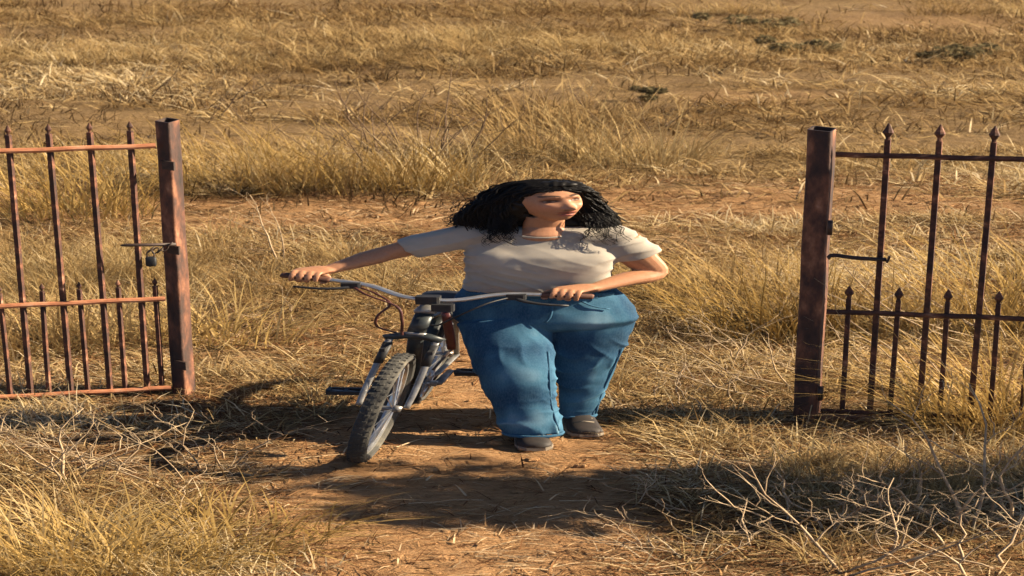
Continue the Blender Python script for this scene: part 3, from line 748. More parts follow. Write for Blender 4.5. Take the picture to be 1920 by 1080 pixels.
# waistband, fly, pockets, side seams, hem turn-ups as stitched-on strips
def strip(name, pts, r, m_=None, ref=None):
    v_, f_ = tube(spline(pts, 4), [r] * (4 * (len(pts) - 1) + 1), 8, ref=ref); return obj(name, wide(v_), f_, m_ or M['denim'], jeans, smooth=True, attrs={'fade': np.full(len(v_), .42)})
def onhip(u, v_, push=.006):
    q = J(u, v_, YP); cx = J(np.interp(v_, [533, 541, 555, 575, 594], [1011, 1012, 1016, 1022, 1025]), v_, YP)[0]
    rx, ry = np.interp(v_, [533, 541, 555, 575, 594], [.178, .196, .218, .232, .235]) + .002, np.interp(v_, [533, 541, 555, 575, 594], [.128, .134, .142, .150, .148]) + .002
    k = max(0, 1 - abs((q[0] - cx) / rx) ** 2.25) ** (1 / 2.25); return A(q[0], YP - ry * k - push, q[2])
strip('waistband', [onhip(u, 543, .002) for u in range(876, 1152, 16)], (.013, .005), ref=A(0, 0, 1))
for pth, rr_, dr_ in (([hp_r, hp_r * .5 + kn_r * .5, kn_r, kn_r * .5 + an_r * .5, an_r + A(.010, -.01, 0)], [.118, .113, .099, .084, .075], (.80, -.60, 0)), ([hp_l, hp_l * .5 + kn_l * .5, kn_l, kn_l * .5 + an_l * .5, an_l], [.118, .098, .071, .055, .048], (.86, -.5, 0))):
    strip('leg_seam', [q + A(*dr_) * (r_ * 1.03 + .004) for q, r_ in list(zip(pth, rr_))[1:]], .0032)
for q, r_ in ((an_r + A(.010, -.01, -.030), .077), (an_l + A(-.002, 0, -.018), .050)):
    strip('hem', [q + A(math.cos(a) * r_, math.sin(a) * r_ * 1.06, 0) for a in np.linspace(0, 2 * math.pi, 17)], (.010, .004), ref=A(0, 0, 1))
strip('fly_seam', [onhip(1035, 552), onhip(1034, 566), onhip(1030, 580), onhip(1022, 590)], .0035)
strip('pocket_seam', [onhip(1090, 553), onhip(1112, 562), onhip(1140, 568)], .0035)
strip('pocket_seam', [onhip(950, 553), onhip(925, 562), onhip(895, 567)], .0035)
for u in (905, 965, 1075, 1115):
    q0 = onhip(u, 537, .006); q1 = onhip(u, 549, .006); v_, f_ = obox((q0 + q1) / 2, A(.006, 0, 0), A(0, .004, 0), (q1 - q0) / 2); obj('belt_loop', wide(v_), f_, M['denim'], jeans, attrs={'fade': np.full(8, .5)})
v_, f_ = ball(onhip(1036, 543, .010), (.009, .004, .009), 12, 8); obj('button', wide(v_), f_, M['button'], jeans, smooth=True)
# shoes
def shoe(a_, yaw, pitch):
    fd = A(math.sin(yaw), -math.cos(yaw), 0); sd_ = A(math.cos(yaw), math.sin(yaw), 0)
    toe = a_ + fd * .19; rows_ = [(-.075, .030, .075, .012), (-.06, .036, .085, .0), (0, .038, .09, 0), (.06, .041, .07, 0), (.12, .045, .052, 0), (.165, .040, .042, 0), (.19, .022, .030, .004)]
    for nm, mt in (('shoe', 'shoe'), ('sole', 'sole')):
        V = []
        for f0, wd, ht, zb in rows_:
            c_ = a_ + fd * f0; lift = pitch * max(0, .12 - f0)
            if nm == 'shoe':
                for j in range(16):
                    th = math.pi * j / 15; V.append(A(c_[0], c_[1], .022 + lift) + sd_ * wd * math.cos(th) + A(0, 0, ht * math.sin(th) ** .7))
            else:
                for dx, z in ((1.06, .004), (1.1, .012), (1.06, .026), (-1.06, .026), (-1.1, .012), (-1.06, .004)): V.append(A(c_[0], c_[1], z + lift) + sd_ * wd * dx)
        n = 16 if nm == 'shoe' else 6
        if nm == 'shoe': so = obj('shoe', wide(V), ring_faces(7, 16), M[mt], person, smooth=True)
        else: obj('sole', wide(V), ring_faces(7, 6), M[mt], so)
    v_, f_ = tube([a_ + fd * .05 + A(0, 0, .105), a_ + fd * .09 + A(0, 0, .088)], .012, 6)
    for k in range(3):
        q = a_ + fd * (.05 + .03 * k) + A(0, 0, .112 - .013 * k - .012)
        v_, f_ = tube([q - sd_ * .026, q + A(0, 0, .008), q + sd_ * .026], .004, 5); obj('lace', wide(v_), f_, M['sole'], so, smooth=True)
shoe(A(an_r[0] + .004, an_r[1] + .03, 0), R(4), 0)
shoe(A(an_l[0], an_l[1] + .02, 0), R(8), .35)

# hair: an inner mass plus many curled locks
mb = MB()
cap = lambda a, b_, c_: HC + HS * (a * hx + b_ * hf + c_ * hz)
mb.add(*ball(cap(0, -.030, .022), (.086, .090, .104), 24, 16)); mb.add(*ball(cap(-.074, -.014, -.015), (.018, .030, .07), 16, 12)); mb.add(*ball(cap(.074, -.036, -.015), (.020, .030, .07), 16, 12)); mb.add(*ball(cap(.01, .028, .084), (.058, .038, .030), 16, 12))
for (u, v_, dY, rx, ry, rz) in ((908, 397, .06, .056, .06, .052), (945, 380, .05, .060, .07, .064), (880, 410, .06, .038, .05, .038), (955, 402, .05, .055, .05, .06), (1106, 390, .10, .040, .045, .058), (1126, 408, .10, .035, .045, .05), (1030, 395, .12, .10, .05, .10), (1074, 372, .07, .046, .06, .050)):
    mb.add(*ball(J(u, v_, HC[1] + dY), (rx, ry, rz), 18, 12))
for u in (940, 985, 1060, 1110): mb.add(*ball(J(u, 418, HC[1] + .11), (.055, .045, .05), 16, 10))
v, f = voxel(mb, .006, 5)
lx, lf, lz = head_local(v)
# keep the face clear
faceopen = sstep(.012, .035, lf) * sstep(.078, .060, np.abs(lx)) * sstep(.088, .074, lz)
v = v - hf * (faceopen * np.maximum(0, lf - .01) * HS)[:, None]
v = v + normals(v, f) * (.007 * np.abs(np.sin(v[:, 0] * 95 + 3 * vnoise(v, 12, 61))) + .005 * vnoise(v, 18, 62))[:, None]
hair = obj('hair', wide(v), f, M['hair'], person, smooth=True)
hr = np.random.default_rng(5)
mb = MB()
def lock(p0, p1, p2, p3, r0, turns, crl, seg=26):
    ph = hr.uniform(0, 6.28); pts = []; rad = []
    for i in range(seg + 1):
        t_ = i / seg
        q = (1 - t_) ** 3 * p0 + 3 * t_ * (1 - t_) ** 2 * p1 + 3 * t_ * t_ * (1 - t_) * p2 + t_ ** 3 * p3
        a = ph + turns * 2 * math.pi * t_; c_ = crl * t_ ** .8
        pts.append(q + A(math.cos(a) * c_, math.sin(a) * c_, math.sin(a * .9 + 1) * c_ * .6)); rad.append(r0 * (1 - .65 * t_))
    mb.add(*tube(pts, rad, 4, cap=False))
for i in range(1500):
    left = hr.random() < .60
    # root along the parting, on the crown
    a, b_ = hr.uniform(0, 1), (hr.uniform(.05, .078) if i % 7 == 3 else hr.uniform(-.10, .058))
    side = -1 if left else 1
    lat = hr.uniform(.0, .05) * side + .012
    root = cap(lat, b_, .118 - 2.6 * lat ** 2 - 2.2 * max(0, b_ + .01) ** 2 * 3 - 3.5 * max(0, -b_ - .02) ** 2)
    back = hr.uniform(0, 1)
    if left:
        k = hr.uniform(0, 1)
        end = J(846 + 118 * k + hr.normal(0, 6), 417 + 14 * k + hr.normal(0, 5), HC[1] - .02 + .17 * back)
        mid = J(893 + 66 * k + hr.normal(0, 5), 380 - 8 * k + hr.uniform(-5, 10), HC[1] - .03 + .15 * back)
        m1 = root + A(-.050, hr.uniform(-.01, .03), -.004)
    else:
        k = hr.uniform(0, 1)
        end = J(1098 + 64 * k + hr.normal(0, 6), 432 - 8 * k + hr.normal(0, 9), HC[1] + .04 + .13 * back)
        mid = J(1104 + 24 * k + hr.normal(0, 5), 372 + hr.uniform(-4, 16), HC[1] + .05 + .10 * back)
        m1 = root + A(.045, hr.uniform(0, .03), -.008)
    if i % 4 == 0:      # locks framing the face
        if left: mid, end = J(957 + hr.normal(0, 5), 385, HC[1] - .05 + .05 * back), J(945 + hr.uniform(-25, 20), 424 + hr.normal(0, 7), HC[1] - .04 + .05 * back)
        else: mid, end = J(1104 + hr.normal(0, 4), 380, HC[1] + .06 + .05 * back), J(1104 + hr.uniform(-8, 25), 424 + hr.normal(0, 7), HC[1] + .04 + .05 * back)
    if i % 3 == 1: m1 = root + (m1 - root) * 1.35 + A(0, 0, .002); mid = mid + (mid - HC) * A(.10, .1, 0) - A(0, 0, .012)
    lock(root, m1, mid, end, hr.uniform(.0024, .0052), hr.uniform(3, 6), hr.uniform(.006, .013))
for i in range(150):      # wisps: flyaways, curls on the chest and in front of the shoulders
    if i < 46: e = J(hr.uniform(905, 965), hr.uniform(436, 462), YS - .13); s0 = J(hr.uniform(925, 965), 405, HC[1] - .03)
    elif i < 88: e = J(hr.uniform(1095, 1178), hr.uniform(436, 462), YS - .10); s0 = J(hr.uniform(1100, 1130), 400, HC[1] + .0)
    else:
        sx = hr.choice((-1, 1)); e = J(1000 + sx * hr.uniform(90, 175), hr.uniform(385, 432), HC[1] + hr.uniform(0, .15)); s0 = J(1000 + sx * hr.uniform(60, 110), hr.uniform(355, 395), HC[1] + .06)
    lock(s0, s0 + A(hr.normal(0, .02), 0, -.01), e + A(hr.normal(0, .02), 0, .03), e, hr.uniform(.0010, .0026), hr.uniform(2, 4), hr.uniform(.007, .014), 22)
obj('curls', wide(mb.verts()), mb.f, M['hair'], hair, smooth=True)

# ------------------------------------------------------------------ grass
def blades(n, h, spread, lean, wid, r, droop=.4, bias=(0, 0), flat=0.0, hj=.35):
    V, F, T = [], [], []; k = 0
    for i in range(n):
        a = r.uniform(0, 2 * math.pi); d = spread * math.sqrt(r.uniform(0, 1))
        b0 = A(d * math.cos(a), d * math.sin(a), 0)
        az = a + r.normal(0, .9); ln = h * (1 + r.uniform(-hj, hj)); tl = abs(r.normal(lean, lean * .5))
        if r.uniform() < flat: tl = r.uniform(1.25, 1.55)
        dv = A(math.cos(az), math.sin(az), 0) + A(bias[0], bias[1], 0) * r.uniform(.3, 1.2)
        dv = dv / max(.4, np.linalg.norm(dv)); sd_ = A(-dv[1], dv[0], 0); sd_ = sd_ / (np.linalg.norm(sd_) + 1e-9)
        w0 = wid * r.uniform(.6, 1.4); tn = r.uniform(0, 1); kink = r.normal(0, .12)
        q = b0 + A(0, 0, .004 + r.uniform(0, .012)); ang = tl * .55; segs = 4
        for s_ in range(segs):
            ww = w0 * (1, .9, .7, .4)[s_]
            V += [q - sd_ * ww, q + sd_ * ww]; T += [tn * (.75 + .08 * s_)] * 2
            q = q + (dv * math.sin(ang) + sd_ * kink * .3 + A(0, 0, math.cos(ang))) * ln / segs
            if q[2] < .006: q[2] = .006
            ang = min(1.62, ang + droop * r.uniform(.5, 1.3) * (tl * .5 + .25))
        V.append(q); T.append(tn)
        for s_ in range(segs - 1): F.append((k + 2 * s_, k + 2 * s_ + 1, k + 2 * s_ + 3, k + 2 * s_ + 2))
        F.append((k + 6, k + 7, k + 8)); k += 9
    V = np.array(V); V[:, 0] *= S
    return V, F, np.array(T)
def protos(name, count, m_, seed, **kw):
    col = bpy.data.collections.new(name)
    for i in range(count):
        r = np.random.default_rng(seed + i); kk = dict(kw)
        V, F, T = blades(r=r, **kk)
        o = obj(name, V, F, m_, attrs={'tint': T}, link=False); del o['_o']; col.objects.link(o)
    return col
def scatter(name, col, pts, scl, rot, label):
    me = bpy.data.meshes.new(name); me.from_pydata(pts.tolist(), [], [])
    me.attributes.new('sc', 'FLOAT_VECTOR', 'POINT').data.foreach_set('vector', np.asarray(scl, np.float32).ravel())
    me.attributes.new('ro', 'FLOAT_VECTOR', 'POINT').data.foreach_set('vector', np.asarray(rot, np.float32).ravel())
    me.attributes.new('ix', 'INT', 'POINT').data.foreach_set('value', rng.integers(0, len(col.objects), len(pts)).astype(np.int32))
    o = bpy.data.objects.new(name, me); C.objects.link(o)
    ng = bpy.data.node_groups.new(name, 'GeometryNodeTree')
    ng.interface.new_socket('Geometry', in_out='INPUT', socket_type='NodeSocketGeometry'); ng.interface.new_socket('Geometry', in_out='OUTPUT', socket_type='NodeSocketGeometry')
    gi, go = ng.nodes.new('NodeGroupInput'), ng.nodes.new('NodeGroupOutput')
    ip = ng.nodes.new('GeometryNodeInstanceOnPoints'); ci = ng.nodes.new('GeometryNodeCollectionInfo')
    ci.inputs['Collection'].default_value = col; ci.inputs['Separate Children'].default_value = True; ci.inputs['Reset Children'].default_value = True
    ip.inputs['Pick Instance'].default_value = True
    def na(nm, ty):
        n = ng.nodes.new('GeometryNodeInputNamedAttribute'); n.data_type = ty; n.inputs['Name'].default_value = nm; return n.outputs['Attribute']
    L = ng.links
    L.new(gi.outputs[0], ip.inputs['Points']); L.new(ci.outputs[0], ip.inputs['Instance']); L.new(na('ix', 'INT'), ip.inputs['Instance Index'])
    e2r = ng.nodes.new('FunctionNodeEulerToRotation'); L.new(na('ro', 'FLOAT_VECTOR'), e2r.inputs[0]); L.new(e2r.outputs[0], ip.inputs['Rotation'])
    L.new(na('sc', 'FLOAT_VECTOR'), ip.inputs['Scale']); L.new(ip.outputs[0], go.inputs[0])
    o.modifiers.new('scatter', 'NODES').node_group = ng
    return tag(o, label, 'grass', kind='stuff')

def cloud(n, ylo, yhi, margin=1.15, pw=1.0):
    y = ylo + (yhi - ylo) * rng.random(n) ** pw
    hw = (y * cp + CAM_H * sp) / FPX * 960 * margin + .8
    x = rng.uniform(-1, 1, n) * hw
    return x, y
def mk(name, col, x, y, s0, s1, label, hz=None, tilt=.12, flip=True):
    n = len(x); s_ = rng.uniform(s0, s1, n)
    scl = np.stack([s_ * (rng.choice((-1, 1), n) if flip else 1), s_ * rng.choice((-1, 1), n), s_ if hz is None else s_ * hz], 1)
    rot = np.stack([rng.normal(0, tilt, n), rng.normal(0, tilt * .6, n), np.zeros(n)], 1)
    return scatter(name, col, np.stack([x, y, ground_z(x, y)], 1), scl, rot, label)
p2 = lambda x, y: np.stack([x / S, y, 0 * x], 1)
def avoid_things(x, y):
    """keep tall grass off the posts, the wheels and the feet"""
    k = np.ones(len(x), bool)
    for q in (Lb, Rb): k &= np.hypot((x - q[0]) / 1.6, y - q[1]) > .10
    u_, v_ = proj(x, y); k &= ~((u_ > 1440) & (u_ < 1800) & (v_ > 745) & (v_ < 850)) & ~((u_ > 180) & (u_ < 400) & (v_ > 728) & (v_ < 800))
    k &= ~((y > 9.9) & (y < 11.4) & (x > -1.15) & (x < .75))
    return k

mid_ = protos('middling_straw', 14, M['straw'], 300, n=58, h=.33, spread=.11, lean=.62, wid=.0021, droop=.55, bias=(-.35, -.1))
ST_PALE = [(0, (.13, .075, .032)), (.3, (.31, .20, .085)), (.6, (.46, .325, .15)), (.85, (.60, .46, .25)), (1, (.70, .57, .36))]
M['f_straw'] = straw('matted_straw', ST_PALE, .3, True)
M['f_red'] = straw('matted_litter', [(0, (.075, .034, .018)), (.35, (.20, .095, .042)), (.7, (.38, .225, .105)), (1, (.60, .44, .26))], .12, True)
def sward(name, label, m_, cx, cy, per, spread, h, lean, lsd, wid, tint, bias=(0, 0), tsd=.22, zs=1.0):
    """many bent blades round the given clump centres, one mesh: base pair, mid pair, tip"""
    n = len(cx) * per
    ci = np.repeat(np.arange(len(cx)), per)
    a = rng.uniform(0, 2 * np.pi, n); d = spread * np.sqrt(rng.random(n)) * rng.uniform(.5, 1.3, n)
    x0, y0 = cx[ci] + S * d * np.cos(a), cy[ci] + d * np.sin(a)
    z0 = ground_z(x0, y0) + rng.uniform(.0, .012, n)
    az = a + rng.normal(0, 1.1, n); dx, dy = np.cos(az) + bias[0], np.sin(az) + bias[1]
    ln_ = np.hypot(dx, dy) + .15; dx, dy = dx / ln_, dy / ln_
    L = h * rng.uniform(.45, 1.45, n) * np.repeat(rng.uniform(.7, 1.3, len(cx)), per)
    t1 = np.clip(rng.normal(lean, lsd, n), .05, 1.5); t2 = np.clip(t1 + np.abs(rng.normal(.35, .3, n)), .1, 1.62)
    w_ = wid * rng.uniform(.6, 1.5, n)
    def at_(px, py, pz): return np.stack([px, py, pz], 1)
    b0 = at_(x0, y0, z0)
    m1 = b0 + at_(S * dx * np.sin(t1) * L * .5, dy * np.sin(t1) * L * .5, np.cos(t1) * L * .5 * zs)
    e1 = m1 + at_(S * dx * np.sin(t2) * L * .5, dy * np.sin(t2) * L * .5, np.cos(t2) * L * .5 * zs)
    for q in (m1, e1): q[:, 2] = np.maximum(q[:, 2], z0 + .003)
    sx, sy = -dy * w_ * S, dx * w_
    up = rng.uniform(-.7, .7, n) * w_
    sd_ = at_(sx, sy, up)
    V = np.stack([b0 - sd_, b0 + sd_, m1 - sd_ * .8, m1 + sd_ * .8, e1], 1).reshape(-1, 3)
    k = np.arange(n) * 5
    tt = np.clip(np.repeat(tint, per) + rng.normal(0, tsd, n), 0, 1); T = np.repeat(tt, 5)
    me = bpy.data.meshes.new(name); me.vertices.add(n * 5); me.vertices.foreach_set('co', V.astype(np.float32).ravel())
    lp_ = np.stack([k, k + 1, k + 3, k + 2, k + 2, k + 3, k + 4], 1).ravel().astype(np.int32)
    me.loops.add(n * 7); me.loops.foreach_set('vertex_index', lp_); me.polygons.add(n * 2)
    st = np.stack([np.arange(n) * 7, np.arange(n) * 7 + 4], 1).ravel().astype(np.int32)
    me.polygons.foreach_set('loop_start', st); me.update(calc_edges=True); me.validate()
    me.attributes.new('tint', 'FLOAT', 'POINT').data.foreach_set('value', T.astype(np.float32))
    me.materials.append(m_); o = bpy.data.objects.new(name, me); C.objects.link(o)
    return tag(o, label, 'grass', kind='stuff')
nz2 = lambda x, y, sc_, sd_, ax=1.0: vnoise(p2(x, y) * A(ax, 1, 1), sc_, sd_)
# litter everywhere near, thinner on the trodden earth
x, y = cloud(9500, 7.8, 17.5); bmk = bare_mask(x, y); k = rng.random(len(x)) < (1 - .74 * bmk)
sward('straw_litter', 'reddish dry straw litter lying flat all over the near ground', M['f_red'], x[k], y[k], 14, .14, .11, 1.42, .15, .0020, np.clip(.42 + .35 * nz2(x[k], y[k], 2.0, 81), 0, 1), tsd=.32)
x, y = cloud(9500, 7.8, 18.5, pw=.95); bmk = bare_mask(x, y); nz = nz2(x, y, 1.2, 71) + .5 * nz2(x, y, 3.1, 72)
k = (rng.random(len(x)) < np.clip(.42 + .8 * nz, .03, .95)) & (bmk < .3) & (avoid_things(x, y) | (rng.random(len(x)) < .12))
sward('short_grass', 'short pale dry grass matted beside the path and gate', M['f_straw'], x[k], y[k], 22, .11, .15, 1.05, .35, .0019, np.clip(.55 + .35 * nz2(x[k], y[k], 1.6, 82), 0, 1), (-.25, -.05), tsd=.28)
x, y = cloud(26000, 16.2, 50, 1.6, pw=.85); bmk = bare_mask(x, y); nz = nz2(x, y, .9, 73, .5) + .6 * nz2(x, y, 2.4, 74, .5)
k = rng.random(len(x)) < np.clip(.38 + .80 * nz, .08, .95) * (1 - .8 * bmk); x, y = x[k], y[k]
sward('field_grass', 'pale and brown dry grass covering the wide field behind the gate', M['f_straw'], x, y, 13, .17, .22, 1.0, .35, .0040, np.clip(.37 + .40 * nz2(x, y, .7, 83, .35) + .3 * nz2(x, y, 2.6, 84, .4), 0, .72), (-.2, 0), tsd=.25, zs=.8)
M['f_weed'] = straw('brown_weeds', [(0, (.05, .03, .016)), (.5, (.13, .08, .038)), (1, (.26, .17, .08))], .15, True)
x, y = cloud(11000, 12.5, 48, 1.5); nz = nz2(x, y, .8, 91, .4) + .5 * nz2(x, y, 2.6, 92, .5); k = rng.random(len(x)) < np.clip(.18 + 1.1 * nz, .05, .85) * (1 - .8 * bare_mask(x, y))
sward('field_weeds', 'dark brown dead weeds in streaks across the field', M['f_weed'], x[k], y[k], 12, .13, .17, .75, .4, .0032, np.clip(.45 + .4 * nz2(x[k], y[k], 2.0, 93), 0, 1), tsd=.25, zs=.85)
x, y = cloud(5200, 8, 18); bmk = bare_mask(x, y); nz = vnoise(p2(x, y), .8, 75); k = (rng.random(len(x)) < np.clip(-.02 + .9 * nz, 0, 1) * np.where(y > 14.5, .45, 1)) & (bmk < .12) & avoid_things(x, y)
u_, v_ = proj(x, y); k &= ~((v_ > 840) & (u_ > 420) & (u_ < 1500)) & ~((v_ > 745) & (u_ < 460)) & ~((u_ > 1140) & (u_ < 1490) & (v_ > 500)) & ~((u_ > 375) & (u_ < 900) & (v_ > 410) & (rng.random(len(x)) < .8))
mk('meadow_grass', mid_, x[k], y[k], .42, .82, 'knee-high dry grass growing round the gate leaves')
x, y = cloud(8000, 18, 48, 1.5); nz = vnoise(p2(x, y) * A(.4, 1, 1), .55, 77) + .35 * vnoise(p2(x, y), 1.8, 78); k = rng.random(len(x)) < np.clip(-.5 + 1.9 * nz, 0, 1)
mk('far_meadow_grass', mid_, x[k], y[k], .7, 1.35, 'taller blond grass in drifts across the far field', hz=.6)

# pebbles and clods on the trodden earth
x, y = cloud(2600, 8, 17); k = bare_mask(x, y) > .4; x, y = x[k], y[k]
mb = MB(); pr = np.random.default_rng(77)
OV, OF = ball((0, 0, 0), 1.0, 6, 4)
for a, c_ in zip(x, y):
    r_ = pr.gamma(2.0, .0042) + .003; q = A(a, c_, gz(a, c_) + r_ * .15)
    mb.add(OV * (r_ * pr.uniform(.6, 1.3, 3)) * A(S, 1, .6) * (1 + pr.uniform(-.18, .18, (len(OV), 1))) + q, OF)
tag(obj('pebbles', mb.verts(), mb.f, M['earth'], attrs={'bare': np.ones(mb.n)}), 'small pebbles and clods scattered on the bare path', 'gravel', kind='stuff')

# ------------------------------------------------------------------ tussocks one can point at
def tussock(u, v, n, h, spread, lean, bias, m_, label, seed, wid=.0026, droop=.5):
    q = G(u, v); q[2] = gz(q[0], q[1])
    r = np.random.default_rng(seed)
    V, F, T = blades(n=n, h=h, spread=spread, lean=lean, wid=wid, r=r, droop=droop, bias=bias, hj=.5)
    V2, F2, T2 = blades(n=n // 3, h=h * .45, spread=spread * 1.15, lean=lean * 1.6, wid=wid, r=r, droop=droop, bias=bias, flat=.2)
    o = thing('grass_tussock', label, 'tussock', q, 'dry grass tussocks')
    obj('blades', V + q, F, m_, o, attrs={'tint': T}); obj('thatch', V2 + q, F2, M['straw_olive'], o, attrs={'tint': T2})
for i, a in enumerate((
    (450, 350, 260, .66, .34, .62, (-.7, -.1), 'straw_gold', 'broad leaning tussock just right of the left gate post top'),
    (585, 352, 250, .54, .32, .60, (-.5, -.1), 'straw', 'pale tussock behind the track, left of the dark stems'),
    (735, 352, 300, .60, .36, .50, (-.1, -.1), 'straw_gold', 'big bushy tussock with dark stems above the outstretched arm'),
    (865, 348, 230, .50, .30, .55, (.1, -.1), 'straw', 'pale tussock directly up-left of the black hair'),
    (1040, 285, 300, .75, .34, .50, (-.2, -.1), 'straw', 'loose tussock above the woman\'s head in the field'),
    (1190, 300, 240, .55, .30, .60, (-.3, 0), 'straw', 'low tussock up-right of the woman\'s head'),
    (1440, 625, 300, .58, .26, .66, (-.75, -.1), 'straw_gold', 'long-bladed tussock leaning left against the right gate post'),
    (1350, 560, 260, .42, .26, .70, (-.6, 0), 'straw', 'sparse tussock between the woman\'s elbow and right post'),
    (1660, 620, 300, .52, .26, .65, (-.6, 0), 'straw', 'tussock behind the middle of the right gate leaf'),
    (1850, 610, 360, .66, .30, .60, (-.7, 0), 'straw_gold', 'tall tussock behind the far right end of the gate leaf'),
    (1880, 800, 420, .55, .26, .60, (-.6, -.2), 'straw_gold', 'golden tussock in front of the right gate leaf at the edge'),
    (60, 1065, 420, .36, .24, .66, (-.35, -.1), 'straw_gold', 'golden tussock in the bottom left corner'),
    (235, 1075, 300, .30, .24, .75, (-.3, -.1), 'straw_gold', 'spread golden tussock along the bottom left edge'),
    (420, 1020, 200, .26, .26, .95, (.3, 0), 'straw_gold', 'low flattened tussock right of the bottom left clump'),
    (130, 400, 380, .62, .32, .60, (-.4, 0), 'straw_gold', 'tussock seen through the upper bars of the left leaf'),
    (70, 660, 300, .46, .24, .62, (-.3, -.1), 'straw', 'tussock behind the lower bars of the left leaf'),
    (230, 640, 260, .40, .24, .62, (-.3, -.1), 'straw', 'short tussock behind the padlock end of left leaf'),
    (430, 640, 240, .34, .26, .75, (.4, 0), 'straw_gold', 'low tussock right of the left gate post'))):
    tussock(*a[:3], a[3], a[4], a[5], a[6], M[a[7]], a[8], 900 + i)

# ------------------------------------------------------------------ bare twigs and stems
def twig_mesh(q, h, n_main, r0, lean, seed, crook=.35, subs=4, spread=.05):
    r = np.random.default_rng(seed); out = []
    def grow(p0, d, ln, rad, lvl, mb):
        pts = [p0]; p_ = p0; n = 7; d = nrm(d)
        for i in range(n):
            d = nrm(d + r.normal(0, crook, 3) * A(1, 1, .6) * .5 + A(0, 0, .05)); p_ = p_ + d * ln / n
            if p_[2] < q[2] + .01: p_[2] = q[2] + .01
            pts.append(p_)
            if lvl < 2 and i > 0 and r.random() < (.62 if lvl == 0 else .35):
                sd_ = nrm(d + r.normal(0, .75, 3)); grow(p_, sd_, ln * r.uniform(.25, .55), rad * (1 - i / n) * .62 + .0006, lvl + 1, mb)
        mb.add(*tube(pts, list(np.linspace(rad, rad * .3, n + 1)), 5))
    for k in range(n_main):
        mb = MB(); a = r.uniform(0, 2 * math.pi)
        d = A(math.cos(a) * .5 + lean[0], math.sin(a) * .5 + lean[1], r.uniform(.7, 1.2))
        grow(np.asarray(q) / A(S, 1, 1) + A(r.normal(0, spread), r.normal(0, spread), -.01), d, h * r.uniform(.65, 1.15), r0 * r.uniform(.7, 1.15), 0, mb)
        out.append((wide(mb.verts()), mb.f))
    return out
def shrub(u, v, h, n_main, r0, lean, label, seed, m_='twig', crook=.35, spread=.05, name='bare_shrub'):
    q = G(u, v); q[2] = gz(q[0], q[1])
    o = thing(name, label, 'shrub', q, 'bare twiggy shrubs')
    for v_, f_ in twig_mesh(q, h, n_main, r0, lean, seed, crook, spread=spread): obj('stem', v_, f_, M[m_], o, smooth=True)
for i, a in enumerate((
    (1575, 1075, .62, 3, .0065, (0, 0), 'bare upright stalk with a flat top at the bottom right', .22, .02),
    (1460, 990, .42, 5, .0045, (.25, 0), 'bare crooked twigs left of the flat-topped stalk', .5, .10),
    (1735, 1000, .50, 5, .0050, (-.1, 0), 'bare forked twigs right of the flat-topped stalk', .5, .10),
    (1862, 985, .75, 6, .0060, (0, 0), 'tallest bare pale branches at the right edge', .45, .06),
    (1900, 1075, .50, 7, .0045, (-.3, 0), 'tangle of bare twigs in the bottom right corner', .5, .12),
    (1350, 1040, .34, 7, .0036, (-.3, 0), 'low scatter of bare twigs right of the dirt path', .6, .14),
    (1250, 975, .30, 4, .0034, (-.4, .1), 'thin fallen twigs across the shaded path edge', .6, .14),
    (1640, 1010, .40, 6, .0040, (-.2, 0), 'bare tangle between the stalk and the forked twigs', .55, .12),
    (75, 900, .48, 5, .0050, (.1, 0), 'bare curved stems before the left gate leaf', .5, .05),
    (130, 905, .36, 4, .0045, (.2, 0), 'short crooked stems right of the curved ones', .55, .05),
    (230, 900, .55, 5, .0040, (-.5, .1), 'thin bare twigs leaning towards the left leaf', .4, .10),
    (330, 880, .36, 6, .0034, (.2, 0), 'fine bare twigs before the left gate post', .6, .14),
    (300, 1010, .30, 6, .0034, (.3, 0), 'little bare twigs by the bottom left tussocks', .6, .12),
    (20, 830, .40, 8, .0036, (.2, 0), 'grey bare tangle at the left edge under the leaf', .6, .12),
    (1780, 740, .70, 6, .0050, (-.55, 0), 'pale bare branches slanting across the right leaf', .3, .08),
    (1470, 740, .52, 6, .0040, (-.7, 0), 'pale thin branches leaning left beside the right post', .3, .06),
    (1400, 680, .45, 5, .0036, (-.5, 0), 'wispy pale twigs left of the right post', .45, .08),
    (1890, 640, .80, 5, .0055, (-.6, 0), 'long pale branches behind the right leaf', .3, .06),
    (1655, 560, .45, 6, .0040, (-.4, 0), 'dry curly twigs seen between the right leaf bars', .45, .08),
    (525, 500, .78, 2, .0048, (-.25, 0), 'lone pale forked weed behind the left handlebar grip', .28, .01),
    (460, 620, .36, 5, .0032, (.5, 0), 'thin dry twigs right of the left gate post', .5, .08),
    (1310, 760, .28, 6, .0032, (.3, 0), 'small dry twigs on the ground left of the right post', .6, .12))):
    shrub(a[0], a[1], a[2], a[3], a[4], a[5], a[6], 1300 + i, crook=a[7], spread=a[8])
# flat dry flower head on the upright stalk is a sprig of its own stem; dark stems in the field
for i, (u, v, h, n, lab) in enumerate((
    (730, 335, .95, 12, 'dark brown upright stems in the big bushy tussock'), (830, 322, .95, 9, 'dark brown stems at the right of the bushy tussock'),
    (590, 250, .75, 1, 'single dark leaning stem above the pale tussock'), (335, 195, .7, 2, 'single dark stem above the left gate post'),
    (1215, 240, .55, 4, 'thin brown stems in the field right of the head'), (400, 225, .5, 3, 'faint brown stems right of the left post'))):
    shrub(u, v, h, n, .0050, (-.08, 0), lab, 1500 + i, m_='twig_dark', crook=.18, spread=.11, name='dry_stems')

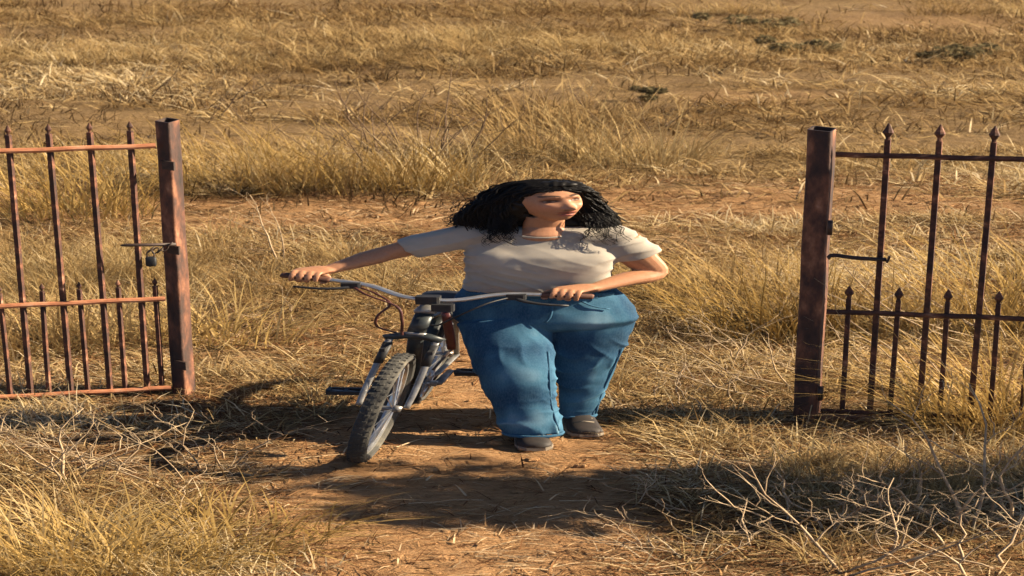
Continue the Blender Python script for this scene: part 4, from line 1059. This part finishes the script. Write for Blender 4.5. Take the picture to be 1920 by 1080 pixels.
# ------------------------------------------------------------------ low olive bushes in the field, and the bush outside the frame that shades the path
def bush(q, h, wd, n, m_, label, seed, trunk=False, lw=.02, col_=False):
    r = np.random.default_rng(seed)
    o = thing('leafy_bush', label, 'bush', q, 'leafy bushes')
    V, F, T = [], [], []
    cl = [(r.normal(0, wd * .45), r.normal(0, wd * .4), h * r.uniform(.3, .85), r.uniform(.18, .36) * min(h, wd)) for _ in range(max(6, n // 120))]
    if col_: cl = [(r.uniform(-.5, .5) * wd, r.uniform(-.6, .6) * wd, h * r.uniform(.06, .92), r.uniform(.2, .34)) for _ in range(60)]
    for i in range(n):
        cx, cy, cz, cr = cl[r.integers(len(cl))]
        d = nrm(r.normal(0, 1, 3)); c_ = A(cx, cy, cz) + d * cr * r.uniform(.3, 1) ** .5
        c_[2] = max(.02, c_[2])
        a, b_ = nrm(r.normal(0, 1, 3)), nrm(r.normal(0, 1, 3)); s_ = lw * r.uniform(.6, 1.5); k = len(V)
        V += [c_ - a * s_, c_ + b_ * s_ * .5, c_ + a * s_, c_ - b_ * s_ * .5]; F.append((k, k + 1, k + 2, k + 3)); T += [r.uniform(0, 1)] * 4
    obj('foliage', wide(V) + q, F, m_, o, attrs={'tint': np.array(T)})
    mb = MB()
    for cx, cy, cz, cr in cl: mb.add(*tube(spline([A(cx * .1, cy * .1, -.03), A(cx * .5, cy * .5, cz * .5), A(cx, cy, cz)], 4), [.018 * h, .012 * h, .008 * h] + [.006 * h] * 6, 6))
    obj('branches', wide(mb.verts()) + q, mb.f, M['bark'], o, smooth=True)
bush(A(6.3, 9.50, 0), 3.2, .50, 6500, M['leaf_dull'], 'leafy bush standing beyond the right edge, shading the path', 2000, lw=.05, col_=True)
for i, (u, v, h, wd, lab) in enumerate((
    (1390, 52, .35, .35, 'dark low bush far off, upper right of the field'), (1500, 102, .30, .30, 'dull olive low bush below the farthest one'),
    (1215, 190, .26, .12, 'small olive bush in the field above the woman'), (1840, 112, .30, .35, 'grey-green low bush near the right edge of the field'))):
    q = G(u, v); q[2] = gz(q[0], q[1]); bush(q, h * .8, wd, 700, M['leaf_grey'], lab, 2100 + i, lw=.020)

for o in bpy.data.objects:
    if '_o' in o: del o['_o']
